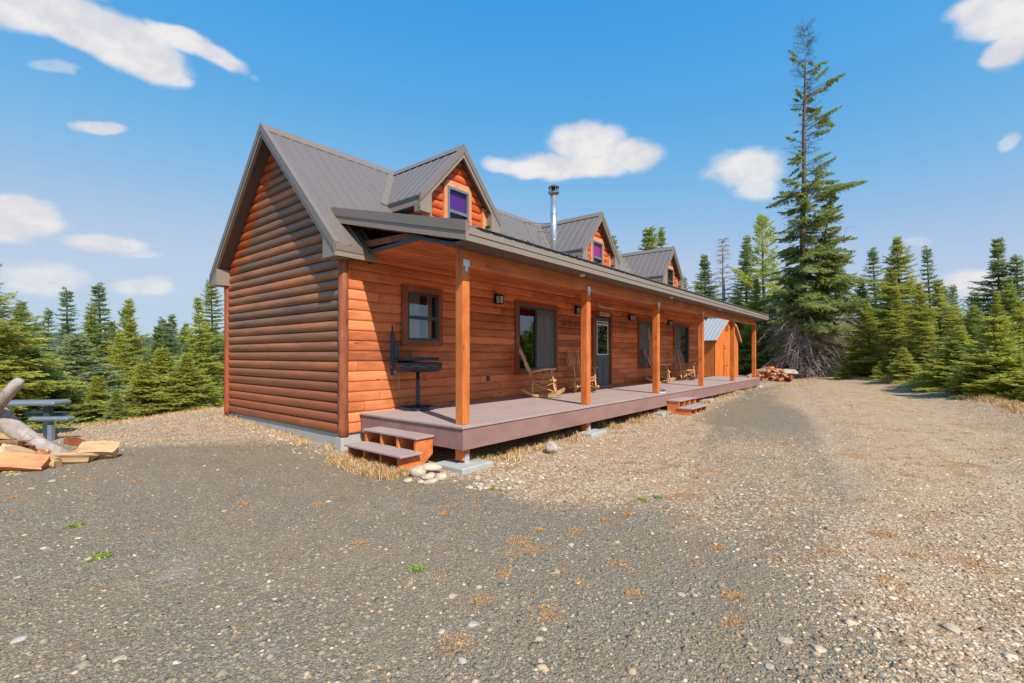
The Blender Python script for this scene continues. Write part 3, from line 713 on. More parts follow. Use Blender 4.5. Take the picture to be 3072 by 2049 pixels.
# beam and posts
mb = MB(); mb.box(.542, PX1-.35, -2.28, -2.16, 2.19, 2.42); mb.build('beam', M['beam'], cabin, bevel=.006)
POSTX = [.40, 3.72, 7.14, 10.60, 14.14, 17.45]
labs = ['nearest porch post at the deck corner', 'second porch post from the deck corner', 'third porch post from the deck corner', 'fourth porch post from the deck corner', 'fifth porch post from the deck corner', 'last porch post at the far end']
for i, x in enumerate(POSTX):
    mb = MB(); mb.box(x, x+.14, -2.295, -2.155, 0, 2.188 if i else 2.40)
    p = mb.build('post', M['post'], cabin, label=labs[i], bevel=.008)
    mb = MB(); mb.box(x+.01, x+.13, -2.302, -2.283 if i else -2.2965, 2.17, 2.26); mb.box(x+.045, x+.095, -2.302, -2.2965, 2.10, 2.17)
    mb.build('bracket', M['bracket'], p)
    mb = MB(); mb.box(x, x+.14, -2.295, -2.155, -.49, -.31); mb.build('post_foot', M['post'], p)
    mb = MB(); mb.box(x+.03, x+.11, -2.31, -2.297, -.52, -.40); mb.build('foot_bracket', M['bracket'], p)
    g = -.6+.18*float(sm(x, 0, 17))
    mb = MB(); mb.prism([(x-.22,-2.52,g-.1),(x+.38,-2.52,g-.1),(x+.38,-1.95,g-.1),(x-.22,-1.95,g-.1)], (0,0,.18)); mb.build('concrete_pad', M['concrete'], p, bevel=.02)

# ---- deck
DX0, DX1, DY0 = .287, 17.72, -2.413
deck = MB()
y = DY0-.02; wd = (abs(DY0)+.02-.045)/17
for k in range(17):
    ya = y+wd*k; cuts = [DX0-.02]
    x = DX0+rnd.uniform(1.2, 4.8)
    while x < DX1-.6: cuts.append(x); x += 4.8
    cuts.append(DX1+.02)
    for a, b in zip(cuts, cuts[1:]): deck.box(a, b-.002, ya+.002, ya+wd-.002, -.028, rnd.uniform(-.0008,.0008))
dk = deck.build('deck', M['deck'], cabin, label='mauve composite porch deck', bevel=.002)
mb = MB(); mb.box(DX0, DX1, DY0, DY0+.03, -.315, -.03); mb.box(DX0, DX0+.03, DY0+.031, -.06, -.315, -.03); mb.box(DX1-.03, DX1, DY0+.031, -.06, -.315, -.03)
mb.build('deck_fascia', M['deckfascia'], dk, bevel=.003)
mb = MB()
for x in np.arange(.8, 17.6, .61): mb.box(x, x+.04, DY0+.04, -.06, -.20, -.03)
mb.build('deck_joist', M['corner_log'], dk)

# ---- windows
def window(i, kind, x0, x1, z0, z1, lab):
    yo = -.062
    mb = MB(); c = .125
    mb.box(x0-c, x0, yo, .02, z0-.10, z1+.11); mb.box(x1, x1+c-.02, yo, .02, z0-.10, z1+.11)
    mb.box(x0, x1, yo-.002, .02, z1, z1+.11); mb.box(x0, x1, yo-.002, .02, z0-.10, z0)
    w = mb.build('window', M['casing'], cabin, label=lab)
    fr = MB(); ft = .045; yf0, yf1 = -.050, .03
    fr.box(x0, x0+ft, yf0, yf1, z0, z1); fr.box(x1-ft, x1, yf0, yf1, z0, z1); fr.box(x0+ft, x1-ft, yf0, yf1, z1-ft, z1); fr.box(x0+ft, x1-ft, yf0, yf1, z0, z0+ft)
    if kind == 'double':
        zm = (z0+z1)/2-.02; fr.box(x0+ft, x1-ft, -.045, .02, zm-.03, zm+.03)
    else:
        xm = x0+(x1-x0)*.47; fr.box(xm-.03, xm+.01, -.03, .02, z0+ft, z1-ft)
    fr.build('window_frame', M['frame'], w)
    mb = MB(); mb.add([(x0+ft,0,z0+ft),(x1-ft,0,z0+ft),(x1-ft,0,z1-ft),(x0+ft,0,z1-ft)], [(0,1,2,3)]); mb.build('pane', M['glass'], w)
    # curtain of folds
    cv = MB()
    def curtain(a, b):
        n = int((b-a)/.025); vs = []
        for k in range(n+1):
            x = a+(b-a)*k/n; y = .10+.018*math.sin(k*1.1)+.01*math.sin(k*.37)
            vs += [(x,y,z0+.03),(x,y,z1-.02)]
        cv.add(vs, [(2*k,2*k+2,2*k+3,2*k+1) for k in range(n)])
    if kind == 'double': curtain(x0+.04, x0+.40); curtain(x1-.16, x1-.04)
    elif i in (1, 2): curtain(x0+(x1-x0)*.62, x1-.05)
    else: curtain(x0+(x1-x0)*.5, x0+(x1-x0)*.62)
    cv.build('curtain', M['curtain'], w, True)
    if kind == 'slide':
        xm = x0+(x1-x0)*.47; mb = MB()
        a, b = (xm+.01, x1-ft) if i == 1 else (x0+ft, xm-.03)
        mb.box(a, b, -.035, -.034, z0+ft, z1-ft); mb.build('insect_screen', SCREEN, w)
        mb = MB(); 
        for q in (a, b-.02): mb.box(q, q+.02, -.040, -.028, z0+ft, z1-ft)
        mb.build('screen_frame', M['lframe'], w)
def screen_mat():
    t = NT('see_through_screen'); d = t.n('ShaderNodeBsdfDiffuse'); d.inputs[0].default_value = lin(132,138,142)
    tr = t.n('ShaderNodeBsdfTransparent'); mx = t.n('ShaderNodeMixShader'); mx.inputs[0].default_value = .42
    t.l(tr.outputs[0], mx.inputs[1]); t.l(d.outputs[0], mx.inputs[2]); t.l(mx.outputs[0], t.out.inputs[0]); return t.m
SCREEN = screen_mat()
wl = ['small double-hung window near the cabin corner', 'large sliding window between the first two rockers and lamps', 'sliding window behind the third porch post', 'sliding window at the far end of the porch']
for i, w in enumerate(WIN): window(i, *w, wl[i])
# things seen inside the second window
t_ = thing('houseplant', 'green leafy houseplant inside the large sliding window', 'plant', (4.95, .35, .06))
mb = MB(); mb.tube([(0,0,0),(0,0,.28),(0,0,.55)], [.10,.13,.16], 12); mb.build('pot', M['signboard'], t_, True)
fl = MB()
for k in range(60):
    a = rnd.uniform(0, 6.28); l = rnd.uniform(.15, .34); e = rnd.uniform(.2, 1.2); p = Vector((math.cos(a)*.04, math.sin(a)*.04, .5))
    d = Vector((math.cos(a)*math.cos(e), math.sin(a)*math.cos(e), math.sin(e))); s = Vector((-math.sin(a), math.cos(a), 0))*.035
    fl.add([p, p+d*l*.5+s, p+d*l+Vector((0,0,-.05)), p+d*l*.5-s], [(0,1,2,3)])
gm = plain('green_leaf', (.05,.12,.03,1), .4); fl.build('foliage', gm, t_)
mb = MB(); mb.box(4.75, 5.2, .97, 1.0, 1.25, 1.95); tag(mb.build('wall_picture', plain('dark_blue_picture', lin(40,58,80), .5)), 'dark blue hanging seen through the large sliding window', 'picture')

# ---- door
mb = MB(); x0, x1, z1 = DOORX[0], DOORX[1], DOORX[3]
mb.box(x0+.02, x1-.02, -.025, .02, .03, z1-.02)
for (a, b, c_, e) in ((x0+.17, x0+.44, .18, .78), (x1-.44, x1-.17, .18, .78)):
    mb.box(a, b, -.034, -.026, c_, e); mb.box(a+.04, b-.04, -.040, -.0345, c_+.05, e-.05)
dr = mb.build('door', M['door'], cabin, label='slate grey entry door with a tall glass light', bevel=.004)
mb = MB(); c = .11
mb.box(x0-c, x0, -.062, .02, .0, z1+.14); mb.box(x1, x1+c, -.062, .02, .0, z1+.14); mb.box(x0, x1, -.064, .02, z1, z1+.14); mb.build('door_casing', M['casing'], dr)
mb = MB(); mb.box(x0+.16, x1-.16, -.036, -.0255, .98, 1.92); mb.build('door_light', M['dark'], dr)
mb = MB(); a, b = x0+.14, x1-.14
for q in ((a, a+.03, .95, 1.95), (b-.03, b, .95, 1.95)): mb.box(q[0], q[1], -.045, -.026, q[2], q[3])
mb.box(a+.03, b-.03, -.045, -.026, 1.92, 1.95); mb.box(a+.03, b-.03, -.045, -.026, .95, .98); mb.box(a+.03, b-.03, -.044, -.037, 1.83, 1.885); mb.build('light_frame', M['white'], dr)
mb = MB(); mb.add([(a+.035,-.0395,.985),(b-.035,-.0395,.985),(b-.035,-.0395,1.82),(a+.035,-.0395,1.82)], [(0,1,2,3)]); mb.build('pane', M['glass'], dr)
mb = MB(); mb.tube([(x1-.09,-.03,.98),(x1-.09,-.085,.98),(x1-.20,-.09,.985)], .011, 8); mb.tube([(x1-.09,-.026,.98),(x1-.09,-.038,.98)], .032, 12); mb.tube([(x1-.09,-.026,1.12),(x1-.09,-.045,1.12)], .028, 12)
mb.build('handle', M['steel'], dr, True)
mb = MB(); mb.box(x0-.0, x1+.0, -.12, .02, .002, .03); mb.build('threshold', M['galv'], dr)

# ---- wall lamps
for x, lb in ((3.655, 'wall lantern between the small and large windows'), (6.993, 'wall lantern beside the second porch post'), (10.331, 'wall lantern right of the door'), (13.734, 'farthest wall lantern')):
    mb = MB(); z = 2.19
    mb.box(x-.055, x+.055, -.06, -.03, z-.11, z+.11); mb.bar((x,-.06,z+.05),(x,-.16,z+.09), .02, .02)
    for k, (h0, h1, r0, r1) in enumerate(((.06,.085,.075,.03), (.045,.06,.08,.078))): 
        mb.add([(x-r0,-.16-r0,z+h0),(x+r0,-.16-r0,z+h0),(x+r0,-.16+r0,z+h0),(x-r0,-.16+r0,z+h0),(x-r1,-.16-r1,z+h1),(x+r1,-.16-r1,z+h1),(x+r1,-.16+r1,z+h1),(x-r1,-.16+r1,z+h1)], [(0,3,2,1),(4,5,6,7),(0,1,5,4),(1,2,6,5),(2,3,7,6),(3,0,4,7)])
    for (i, j) in ((-1,-1),(1,-1),(1,1),(-1,1)): mb.bar((x+i*.062,-.16+j*.062,z+.05),(x+i*.05,-.16+j*.05,z-.12), .012, .012, (1,0,0))
    mb.box(x-.056, x+.056, -.216, -.104, z-.125, z-.115)
    lp = mb.build('wall_lamp', M['black'], cabin, label=lb)
    mb = MB(); mb.add([(x-.056,-.216,z+.04),(x+.056,-.216,z+.04),(x+.056,-.104,z+.04),(x-.056,-.104,z+.04),(x-.045,-.205,z-.114),(x+.045,-.205,z-.114),(x+.045,-.115,z-.114),(x-.045,-.115,z-.114)], [(0,1,5,4),(1,2,6,5),(2,3,7,6),(3,0,4,7)])
    mb.build('lamp_glass', plain('pale_lamp_glass', lin(176,196,200), .2), lp)
mb = MB(); mb.box(3.37, 3.45, -.06, -.03, .39, .50); mb.build('outlet_box', M['frame'], cabin)
# soffit vents/lights on the porch fascia soffit
for x in (3.2, 7.5, 11.6):
    mb = MB(); mb.tube([(x,-2.5,PZ-.205),(x,-2.5,PZ-.235)], .045, 14); mb.build('soffit_lamp', M['white'], cabin)

# ---- chimney
CHX, CHY = 6.12, .1
CH = at(1661, 557, (CHX-CAM.x)*FW.x+(CHY-CAM.y)*FW.y)
# put the pipe on the sight line exactly at depth
def on_line(u, yy):
    d = FW+RT*((u-1536)/1416); k = (yy-CAM.y)/d.y; return CAM.x+d.x*k
CHX = on_line(1661, CHY); Dc = (CHX-CAM.x)*FW.x+(CHY-CAM.y)*FW.y; ztop = .96+(1063.7-557)/1416*Dc
mb = MB(); r = .085
mb.tube([(CHX,CHY,3.1),(CHX,CHY,ztop-.22)], r, 28); 
for z in (3.95, 4.62): mb.tube([(CHX,CHY,z),(CHX,CHY,z+.02)], r+.006, 28)
ch = mb.build('chimney', M['galv'], cabin, True, label='tall galvanised stove pipe')
me_ = ch.data; me_.shade_auto_smooth() if hasattr(me_, 'shade_auto_smooth') else None
mb = MB(); mb.tube([(CHX,CHY,3.15),(CHX,CHY,3.42),(CHX,CHY,3.58)], [.24,.17,.10], 28); mb.build('flashing_cone', M['galv'], ch, True)
mb = MB(); mb.tube([(CHX,CHY,ztop-.23),(CHX,CHY,ztop-.20)], [.10,.145], 28); mb.tube([(CHX,CHY,ztop-.20),(CHX,CHY,ztop-.185)], .148, 28)
mb.tube([(CHX,CHY,ztop-.06),(CHX,CHY,ztop-.045),(CHX,CHY,ztop)], [.14,.15,.08], 28)
for k in range(6):
    a = k*math.pi/3; mb.bar((CHX+.12*math.cos(a),CHY+.12*math.sin(a),ztop-.19),(CHX+.12*math.cos(a),CHY+.12*math.sin(a),ztop-.05), .012, .02, (1,0,0))
mb.build('chimney_cap', M['steel'], ch)
mb = MB(); mb.tube([(CHX,CHY,ztop-.20),(CHX,CHY,ztop-.05)], .08, 20); mb.build('cap_core', M['black'], ch)
for (px, py, yy) in ((1572, 650, 2.1), (1614, 667, 1.9)):
    xx = on_line(px, yy); mb = MB(); mb.tube([(CHX,CHY,ztop-(1.0 if py == 650 else 1.25)),(xx,yy,zroof(yy)+.02)], .008, 6); mb.build('guy_wire', M['flash'], ch)

# ================================================================== THINGS ON THE PORCH
# ---- pedestal grill
gr = thing('pedestal_grill', 'dark steel pedestal grill with a tall crank mast standing on the near deck end', 'grill', (1.22,-.36,0), R_(-48))
# local x = image right
mb = MB(); n = 28
for k in range(n):
    a0, a1 = 2*math.pi*k/n, 2*math.pi*(k+1)/n
    mb.add([(.30*math.cos(a0),.30*math.sin(a0),.005),(.30*math.cos(a1),.30*math.sin(a1),.005),(.30*math.cos(a1),.30*math.sin(a1),.05),(.30*math.cos(a0),.30*math.sin(a0),.05)], [(0,1,2,3)])
    mb.add([(.27*math.cos(a0),.27*math.sin(a0),.005),(.27*math.cos(a1),.27*math.sin(a1),.005),(.27*math.cos(a1),.27*math.sin(a1),.05),(.27*math.cos(a0),.27*math.sin(a0),.05)], [(3,2,1,0)])
    mb.add([(.27*math.cos(a0),.27*math.sin(a0),.05),(.27*math.cos(a1),.27*math.sin(a1),.05),(.30*math.cos(a1),.30*math.sin(a1),.05),(.30*math.cos(a0),.30*math.sin(a0),.05)], [(3,2,1,0)])
for k in range(6):
    a = k*math.pi/3+.3; mb.bar((0,0,.075),(.285*math.cos(a),.285*math.sin(a),.03), .03, .012)
mb.build('base', M['grill'], gr)
mb = MB(); mb.tube([(0,0,.03),(0,0,.12),(0,0,.40),(0,0,.46),(0,0,.66)], [.045,.035,.038,.030,.030], 16); mb.build('pedestal', M['grill'], gr, True)
mb = MB(); n = 32
ring = [(.0,.665),(.36,.665),(.415,.70),(.425,.82),(.40,.82),(.39,.71),(.0,.68)]
for k in range(n):
    a0, a1 = 2*math.pi*k/n, 2*math.pi*(k+1)/n
    for (r0, z0), (r1, z1) in zip(ring, ring[1:]):
        mb.add([(r0*math.cos(a0),r0*math.sin(a0),z0),(r0*math.cos(a1),r0*math.sin(a1),z0),(r1*math.cos(a1),r1*math.sin(a1),z1),(r1*math.cos(a0),r1*math.sin(a0),z1)], [(0,1,2,3)])
mb.build('fire_pan', M['grill'], gr)
mb = MB()
for cxx in (-.22, .05, .28):
    pr = []
    for k in range(13):
        a = R_(-90)+ (cxx)*2.3+ (k-6)*.045; rr = .432; zz = .745+.03*math.sin(k/12*math.pi); pr.append((rr*math.cos(a), rr*math.sin(a), zz))
    mb.tube(pr, .003, 5)
mb.build('scroll_ornament', M['steel'], gr)
mb = MB(); mb.tube([(.0,0,.87),(.0,0,.885)], .36, 32)
for k in range(32):
    a0, a1 = 2*math.pi*k/32, 2*math.pi*(k+1)/32; mb.add([(.37*math.cos(a0),.37*math.sin(a0),.86),(.37*math.cos(a1),.37*math.sin(a1),.86),(.37*math.cos(a1),.37*math.sin(a1),.915),(.37*math.cos(a0),.37*math.sin(a0),.915)], [(0,1,2,3)])
mb.build('grate', M['grill'], gr)
mb = MB(); mb.box(-.47,-.41,-.03,.03,.60,1.33); mb.box(-.45,-.40,-.02,.02,.86,.93); mb.box(-.50,-.36,-.035,.035,1.14,1.155); mb.tube([(-.44,0,1.33),(-.44,0,1.47)], .014, 8); mb.box(-.405,-.33,-.02,.02,.80,1.16)
mb.build('mast', M['grill'], gr)
mb = MB(); mb.tube([(-.44,-.03,.75),(-.50,-.05,.77),(-.57,-.06,.80)], .008, 6); mb.tube([(-.53,-.05,.775),(-.57,-.06,.72)], .008, 6); mb.add([(-.47,-.02,.66),(-.40,-.02,.72),(-.35,-.02,.66),(-.46,-.02,.58)], [(0,1,2,3)]); mb.tube([(-.33,0,.66),(-.33,0,.33)], .008, 6); mb.build('crank', M['steel'], gr)

# ---- rocking chairs of bent twigs
def wob_line(a, b, n=5, amp=.012, bend=(0,0,0)):
    a, b, bend = Vector(a), Vector(b), Vector(bend); out = []
    for i in range(n+1):
        u = i/n; p = a.lerp(b, u)+bend*4*u*(1-u)
        if 0 < i < n: p += Vector([rnd.uniform(-amp, amp) for _ in range(3)])
        out.append(p)
    return out
def make_chair():
    ch_ = thing('rocking_chair', '', 'rocking chair', group='bent twig rocking chairs on the porch')
    # local: +x front
    for s in (-1, 1):
        mb = MB(); pts_ = []
        for k in range(15):
            u = -1+2*k/14; pts_.append((.02+u*.47, s*.27, .035+.14*abs(u)**2.2))
        for p, q in zip(pts_, pts_[1:]): mb.bar(p, q, .035, .055)
        mb.build('rocker', M['rocker'], ch_)
    for s in (-1, 1):
        mb = MB(); mb.tube(wob_line((.30,s*.27,.09),(.20,s*.28,.62),5,.008), [.024,.022,.02,.02,.018,.017], 7); mb.build('leg', M['twig'], ch_, True)
        mb = MB(); mb.tube(wob_line((-.22,s*.26,.08),(-.20,s*.25,.42),4,.008), .021, 7); mb.build('leg', M['twig'], ch_, True)
        mb = MB(); mb.tube(wob_line((-.30,s*.27,.56),(.30,s*.31,.63),5,.012,(0,0,.02)), [.018,.02,.022,.022,.02,.016], 7)
        mb.tube(wob_line((.18,s*.28,.38),(.05,s*.28,.60),4,.01,(.05,0,0)), .011, 6); mb.tube(wob_line((.02,s*.28,.38),(-.10,s*.28,.58),4,.01,(.05,0,0)), .011, 6)
        mb.build('armrest', M['redtwig'], ch_, True)
    mb = MB()
    mb.tube(wob_line((.27,-.30,.36),(.27,.30,.36),5,.01), .022, 7); mb.tube(wob_line((-.2,-.28,.36),(-.2,.28,.36),5,.01), .02, 7)
    for k in range(11):
        y = -.25+.05*k; mb.tube([(-.22,y,.385),(-.05,y,.365),(.12,y,.375),(.26,y,.40),(.31,y,.375)], .019, 6)
    mb.build('seat', M['rocker'], ch_, True)
    mb = MB()
    n = 9
    for k in range(n):
        u = -1+2*k/(n-1); top = 1.16-.16*abs(u)**2.2
        a = Vector((-.20, u*.17, .36)); b = Vector((-.22-.30*(top/1.15)-.02, u*.25, top))
        mb.tube(wob_line(a, b, 7, .010, (-.0, u*.025, 0)), [.017,.017,.016,.016,.015,.014,.013,.011], 6)
    mb.tube([Vector((-.52-.0*abs(u), u*.25, 1.14-.17*abs(u)**2.2)) for u in [i/6-1 for i in range(13)]], .010, 6)
    for z in (.62, .92): mb.tube(wob_line((-.23-.2*z,-.25,z),(-.23-.2*z,.25,z),5,.01), .012, 6)
    mb.build('backrest', M['redtwig'], ch_, True)
    mb = MB()
    for s in (-1, 1):
        mb.tube(wob_line((-.22,s*.27,.33),(.28,s*.27,.12),5,.01), .010, 6); mb.tube(wob_line((-.22,s*.27,.13),(.27,s*.27,.34),5,.01), .010, 6)
    mb.tube(wob_line((.28,-.27,.33),(.28,.27,.12),5,.01), .010, 6); mb.tube(wob_line((.28,.27,.33),(.28,-.27,.12),5,.01), .010, 6); mb.tube(wob_line((-.2,-.27,.2),(-.2,.27,.2),4,.01), .012, 6)
    mb.build('brace', M['twig'], ch_, True)
    return ch_
c0 = make_chair()
spots = [(4.62,-.62,-58,'nearest twig rocking chair, side-on in front of the large window'), (6.35,-.60,-130,'twig rocking chair left of the door, half behind the second post'),
         (11.45,-.62,-62,'twig rocking chair mostly hidden behind the third post'), (13.5,-.70,-128,'farthest twig rocking chair near the last window')]
for i, (x, y, a, lb) in enumerate(spots):
    o = c0 if i == 0 else copy_tree(c0)
    o.location = (x, y, .002); o.rotation_euler = (0, 0, R_(a)); o['label'] = lb

# ---- small wall things
an = MB()
an.tube([(8.15,-.08,2.56),(8.16,-.10,2.42),(8.24,-.12,2.37),(8.40,-.10,2.385),(8.55,-.07,2.37)], [.010,.020,.026,.030,.022], 8)
an.tube([(9.22,-.08,2.50),(9.14,-.11,2.40),(9.0,-.13,2.345),(8.86,-.11,2.375),(8.72,-.07,2.37)], [.008,.018,.024,.026,.022], 8)
an.tube([(8.50,-.07,2.37),(8.76,-.07,2.37)], .03, 8); an.tube([(8.30,-.11,2.38),(8.31,-.14,2.47)], [.014,.004], 6); an.tube([(8.98,-.12,2.35),(9.0,-.15,2.44)], [.014,.004], 6)
tag(an.build('antlers', M['antler'], None, True), 'pair of white antlers mounted above the door', 'antlers')
sg = thing('door_sign', 'small cream name sign on the casing above the door', 'sign', (8.56,-.075,2.165))
mb = MB(); mb.box(-.29,.29,-.012,.008,-.055,.055); mb.build('board', M['signboard'], sg, bevel=.006)
mb = MB(); x = -.24
for pat in ('|<', '/\\-', 's', '|<', '/\\', 'z', '/\\-'):
    for ch_ in pat:
        if ch_ == '|': mb.bar((x,-.014,-.03),(x,-.014,.03), .004, .010, (1,0,0))
        elif ch_ == '<': mb.bar((x+.008,-.014,0),(x+.035,-.014,.03), .004, .009); mb.bar((x+.008,-.014,0),(x+.035,-.014,-.03), .004, .009)
        elif ch_ == '/': mb.bar((x,-.014,-.03),(x+.02,-.014,.03), .004, .009)
        elif ch_ == '\\': mb.bar((x+.02,-.014,.03),(x+.04,-.014,-.03), .004, .009)
        elif ch_ == '-': mb.bar((x+.008,-.0145,-.008),(x+.032,-.0145,-.008), .004, .008)
        elif ch_ == 's': mb.bar((x+.03,-.014,.028),(x,-.014,.012), .004, .009); mb.bar((x,-.014,.012),(x+.03,-.014,-.01), .004, .009); mb.bar((x+.03,-.014,-.01),(x,-.014,-.028), .004, .009)
        elif ch_ == 'z': mb.bar((x,-.014,.028),(x+.03,-.014,.026), .004, .009); mb.bar((x+.03,-.014,.026),(x,-.014,-.026), .004, .009); mb.bar((x,-.014,-.026),(x+.03,-.014,-.028), .004, .009)
    x += .07
mb.build('lettering', M['black'], sg)
hr = thing('peg_rack', 'short dark peg rack on the wall right of the large window', 'rack', (6.75,-.06,1.755))
mb = MB(); mb.box(-.42,.42,-.03,.01,-.025,.025); mb.build('rail', M['casing'], hr)
for x in (-.36,-.12,.12,.36):
    mb = MB(); mb.tube([(x,-.03,0),(x,-.10,.03)], [.01,.016], 8); mb.build('peg', M['steel'], hr, True)
bt = thing('slipper', 'dark grey slipper beside the third porch post', 'slipper', (7.50,-2.20,.002), R_(120))
mb = MB(); mb.tube([(-.13,0,.035),(-.10,0,.045),(-.02,0,.05),(.06,0,.055),(.12,0,.045),(.15,0,.03)], [.02,.042,.05,.055,.048,.015], 14); mb.build('upper', M['frame'], bt, True)
mb = MB(); mb.tube([(-.13,0,.012),(-.0,0,.012),(.15,0,.012)], [.03,.045,.03], 14); s_ = mb.build('sole', M['white'], bt, True); s_.scale = (1,1,.5)

# ---- box steps
def box_steps(name, lab, loc, rz, W, rise_top, zg):
    """local: x along the width, y = away from the deck; z measured from the deck top"""
    st = thing(name, lab, 'steps', loc, rz)
    z1, z2 = rise_top; d1, d2 = .30, .30
    mb = MB(); mb.box(-W/2-.03, W/2+.03, -.0, d1+.02, z1-.03, z1); mb.build('tread', M['deck'], st, bevel=.006)
    mb = MB(); mb.box(-W/2-.10, W/2+.03, d1-.04, d1+d2+.03, z2-.03, z2); mb.build('tread', M['deck'], st, bevel=.006)
    for k in range(4):
        x = -W/2+(W-.04)*k/3; mb = MB()
        mb.prism([(x,.0,z1-.031),(x,d1,z1-.031),(x,d1,z2-.031),(x,d1+d2-.02,z2-.031),(x,d1+d2-.02,zg),(x,d1-.05,zg),(x,.0,z1-.26)], (.04,0,0))
        mb.build('stringer', M['stepwood'], st)
    mb = MB(); mb.box(-W/2+.04, W/2-.04, .0, .02, z1-.22, z1-.031); mb.build('back_board', M['stepwood'], st)
    return st
# near steps: at the left end of the deck (x < deck), local y -> -X
box_steps('wooden_steps', 'two-tread mauve and orange steps at the near left end of the deck', (.283,-1.22,0), R_(90), 1.20, (-.165,-.355), -.62)
box_steps('wooden_steps', 'two-tread wooden steps halfway along the front of the deck', (8.05,-2.416,0), R_(180), 1.22, (-.175,-.345), -.55)

# ================================================================== ROCKS
def rock_mesh(seed, sx, sy, sz, sub=2, cuts=6):
    import bmesh
    rs = np.random.RandomState(seed); bm = bmesh.new(); bmesh.ops.create_icosphere(bm, subdivisions=sub, radius=1)
    pl = [(Vector(v).normalized(), rs.uniform(.62,.9)) for v in rs.normal(size=(cuts,3))]
    for v in bm.verts:
        for n_, d_ in pl:
            k = v.co.dot(n_)-d_
            if k > 0: v.co -= n_*k*.9
        v.co *= 1+rs.uniform(-.04,.04)
        v.co.x *= sx; v.co.y *= sy; v.co.z *= sz
    me = bpy.data.meshes.new('rock'); bm.to_mesh(me); bm.free(); me.shade_smooth(); return me
def rock(x, y, sx, sy, sz, lab, mat='rock', seed=1, rz=0, dz=.0, tilt=0, name='rock', cat='rock', group=None):
    me = rock_mesh(seed, sx, sy, sz, 3); me.materials.append(M[mat]); o = bpy.data.objects.new(name, me); C.objects.link(o)
    o.location = (x, y, gz(x, y)+sz*.45+dz); o.rotation_euler = (tilt, 0, rz); return tag(o, lab, cat, group)
# by the near corner
for k, (u, v, D, s, sd, lb, dz) in enumerate([(1254,1398,6.05,(.11,.085,.085),1,'round pale rock touching the near steps', .02),(1292,1383,6.15,(.15,.09,.06),2,'long tan rock behind the round one by the steps', .06),
        (1290,1410,5.95,(.12,.08,.05),3,'flat orange-tan rock beside the near steps', 0),(1322,1418,5.9,(.09,.08,.06),4,'cream rock nearest the concrete pad', 0),(1296,1434,5.75,(.13,.05,.035),5,'thin white rock lying in front of the pile', 0),
        (1224,1425,5.8,(.07,.05,.03),6,'small pale rock left of the round rock', 0),(1262,1431,5.75,(.05,.04,.03),7,'smallest pale rock in front of the steps', 0),(1432,1433,5.9,(.05,.04,.03),8,'small white rock right of the concrete pad', 0)]):
    p = at(u, v, D); rock(p.x, p.y, *s, lb, 'rock', 20+sd, -.9+.2*k, dz)
p = at(1655, 1358, 7.4); rock(p.x, p.y, .12, .10, .11, 'white quartz rock standing in front of the deck', 'whiterock', 41, .4, .02); 
fg = [(1713,1633,.055,'rock'),(1672,1714,.05,'rock'),(1435,1760,.055,'rock'),(1357,1787,.07,'rock'),(1420,1875,.08,'whiterock'),(1322,1897,.055,'rock'),(1385,1985,.06,'whiterock'),(1618,1920,.05,'rock'),(1622,1987,.045,'rock'),
      (1851,1629,.05,'rock'),(2040,1650,.045,'rock'),(2042,1783,.06,'rock'),(2085,1785,.045,'rock'),(2013,1843,.04,'whiterock'),(360,1980,.07,'rock'),(58,1922,.08,'whiterock'),(720,1815,.04,'whiterock'),(674,1893,.04,'whiterock'),
      (2378,1540,.07,'rock'),(2722,1795,.06,'rock'),(2850,1880,.10,'rock'),(2355,1925,.08,'rock'),(2310,2005,.06,'rock'),(2455,1950,.08,'rock'),(130,1645,.06,'rock'),(155,1458,.10,'rock'),(95,1480,.07,'rock')]
for k, (u, v, s, m_) in enumerate(fg):
    D = 1416*1.56/(v-1063.7); p = at(u, v, D)
    side = 'left' if u < 1100 else ('centre' if u < 1950 else 'right')
    rock(p.x, p.y, s*.50, s*.38, s*.20, 'loose pale stone lying on the '+{'left': 'grey gravel at the left', 'centre': 'dark gravel in the middle foreground', 'right': 'mixed gravel at the right foreground'}[side], m_, 60+k, k*1.3, -.004, name='stone', cat='stone', group={'left': 'loose stones on the left gravel', 'centre': 'loose stones in the middle foreground', 'right': 'loose stones on the right gravel'}[side])

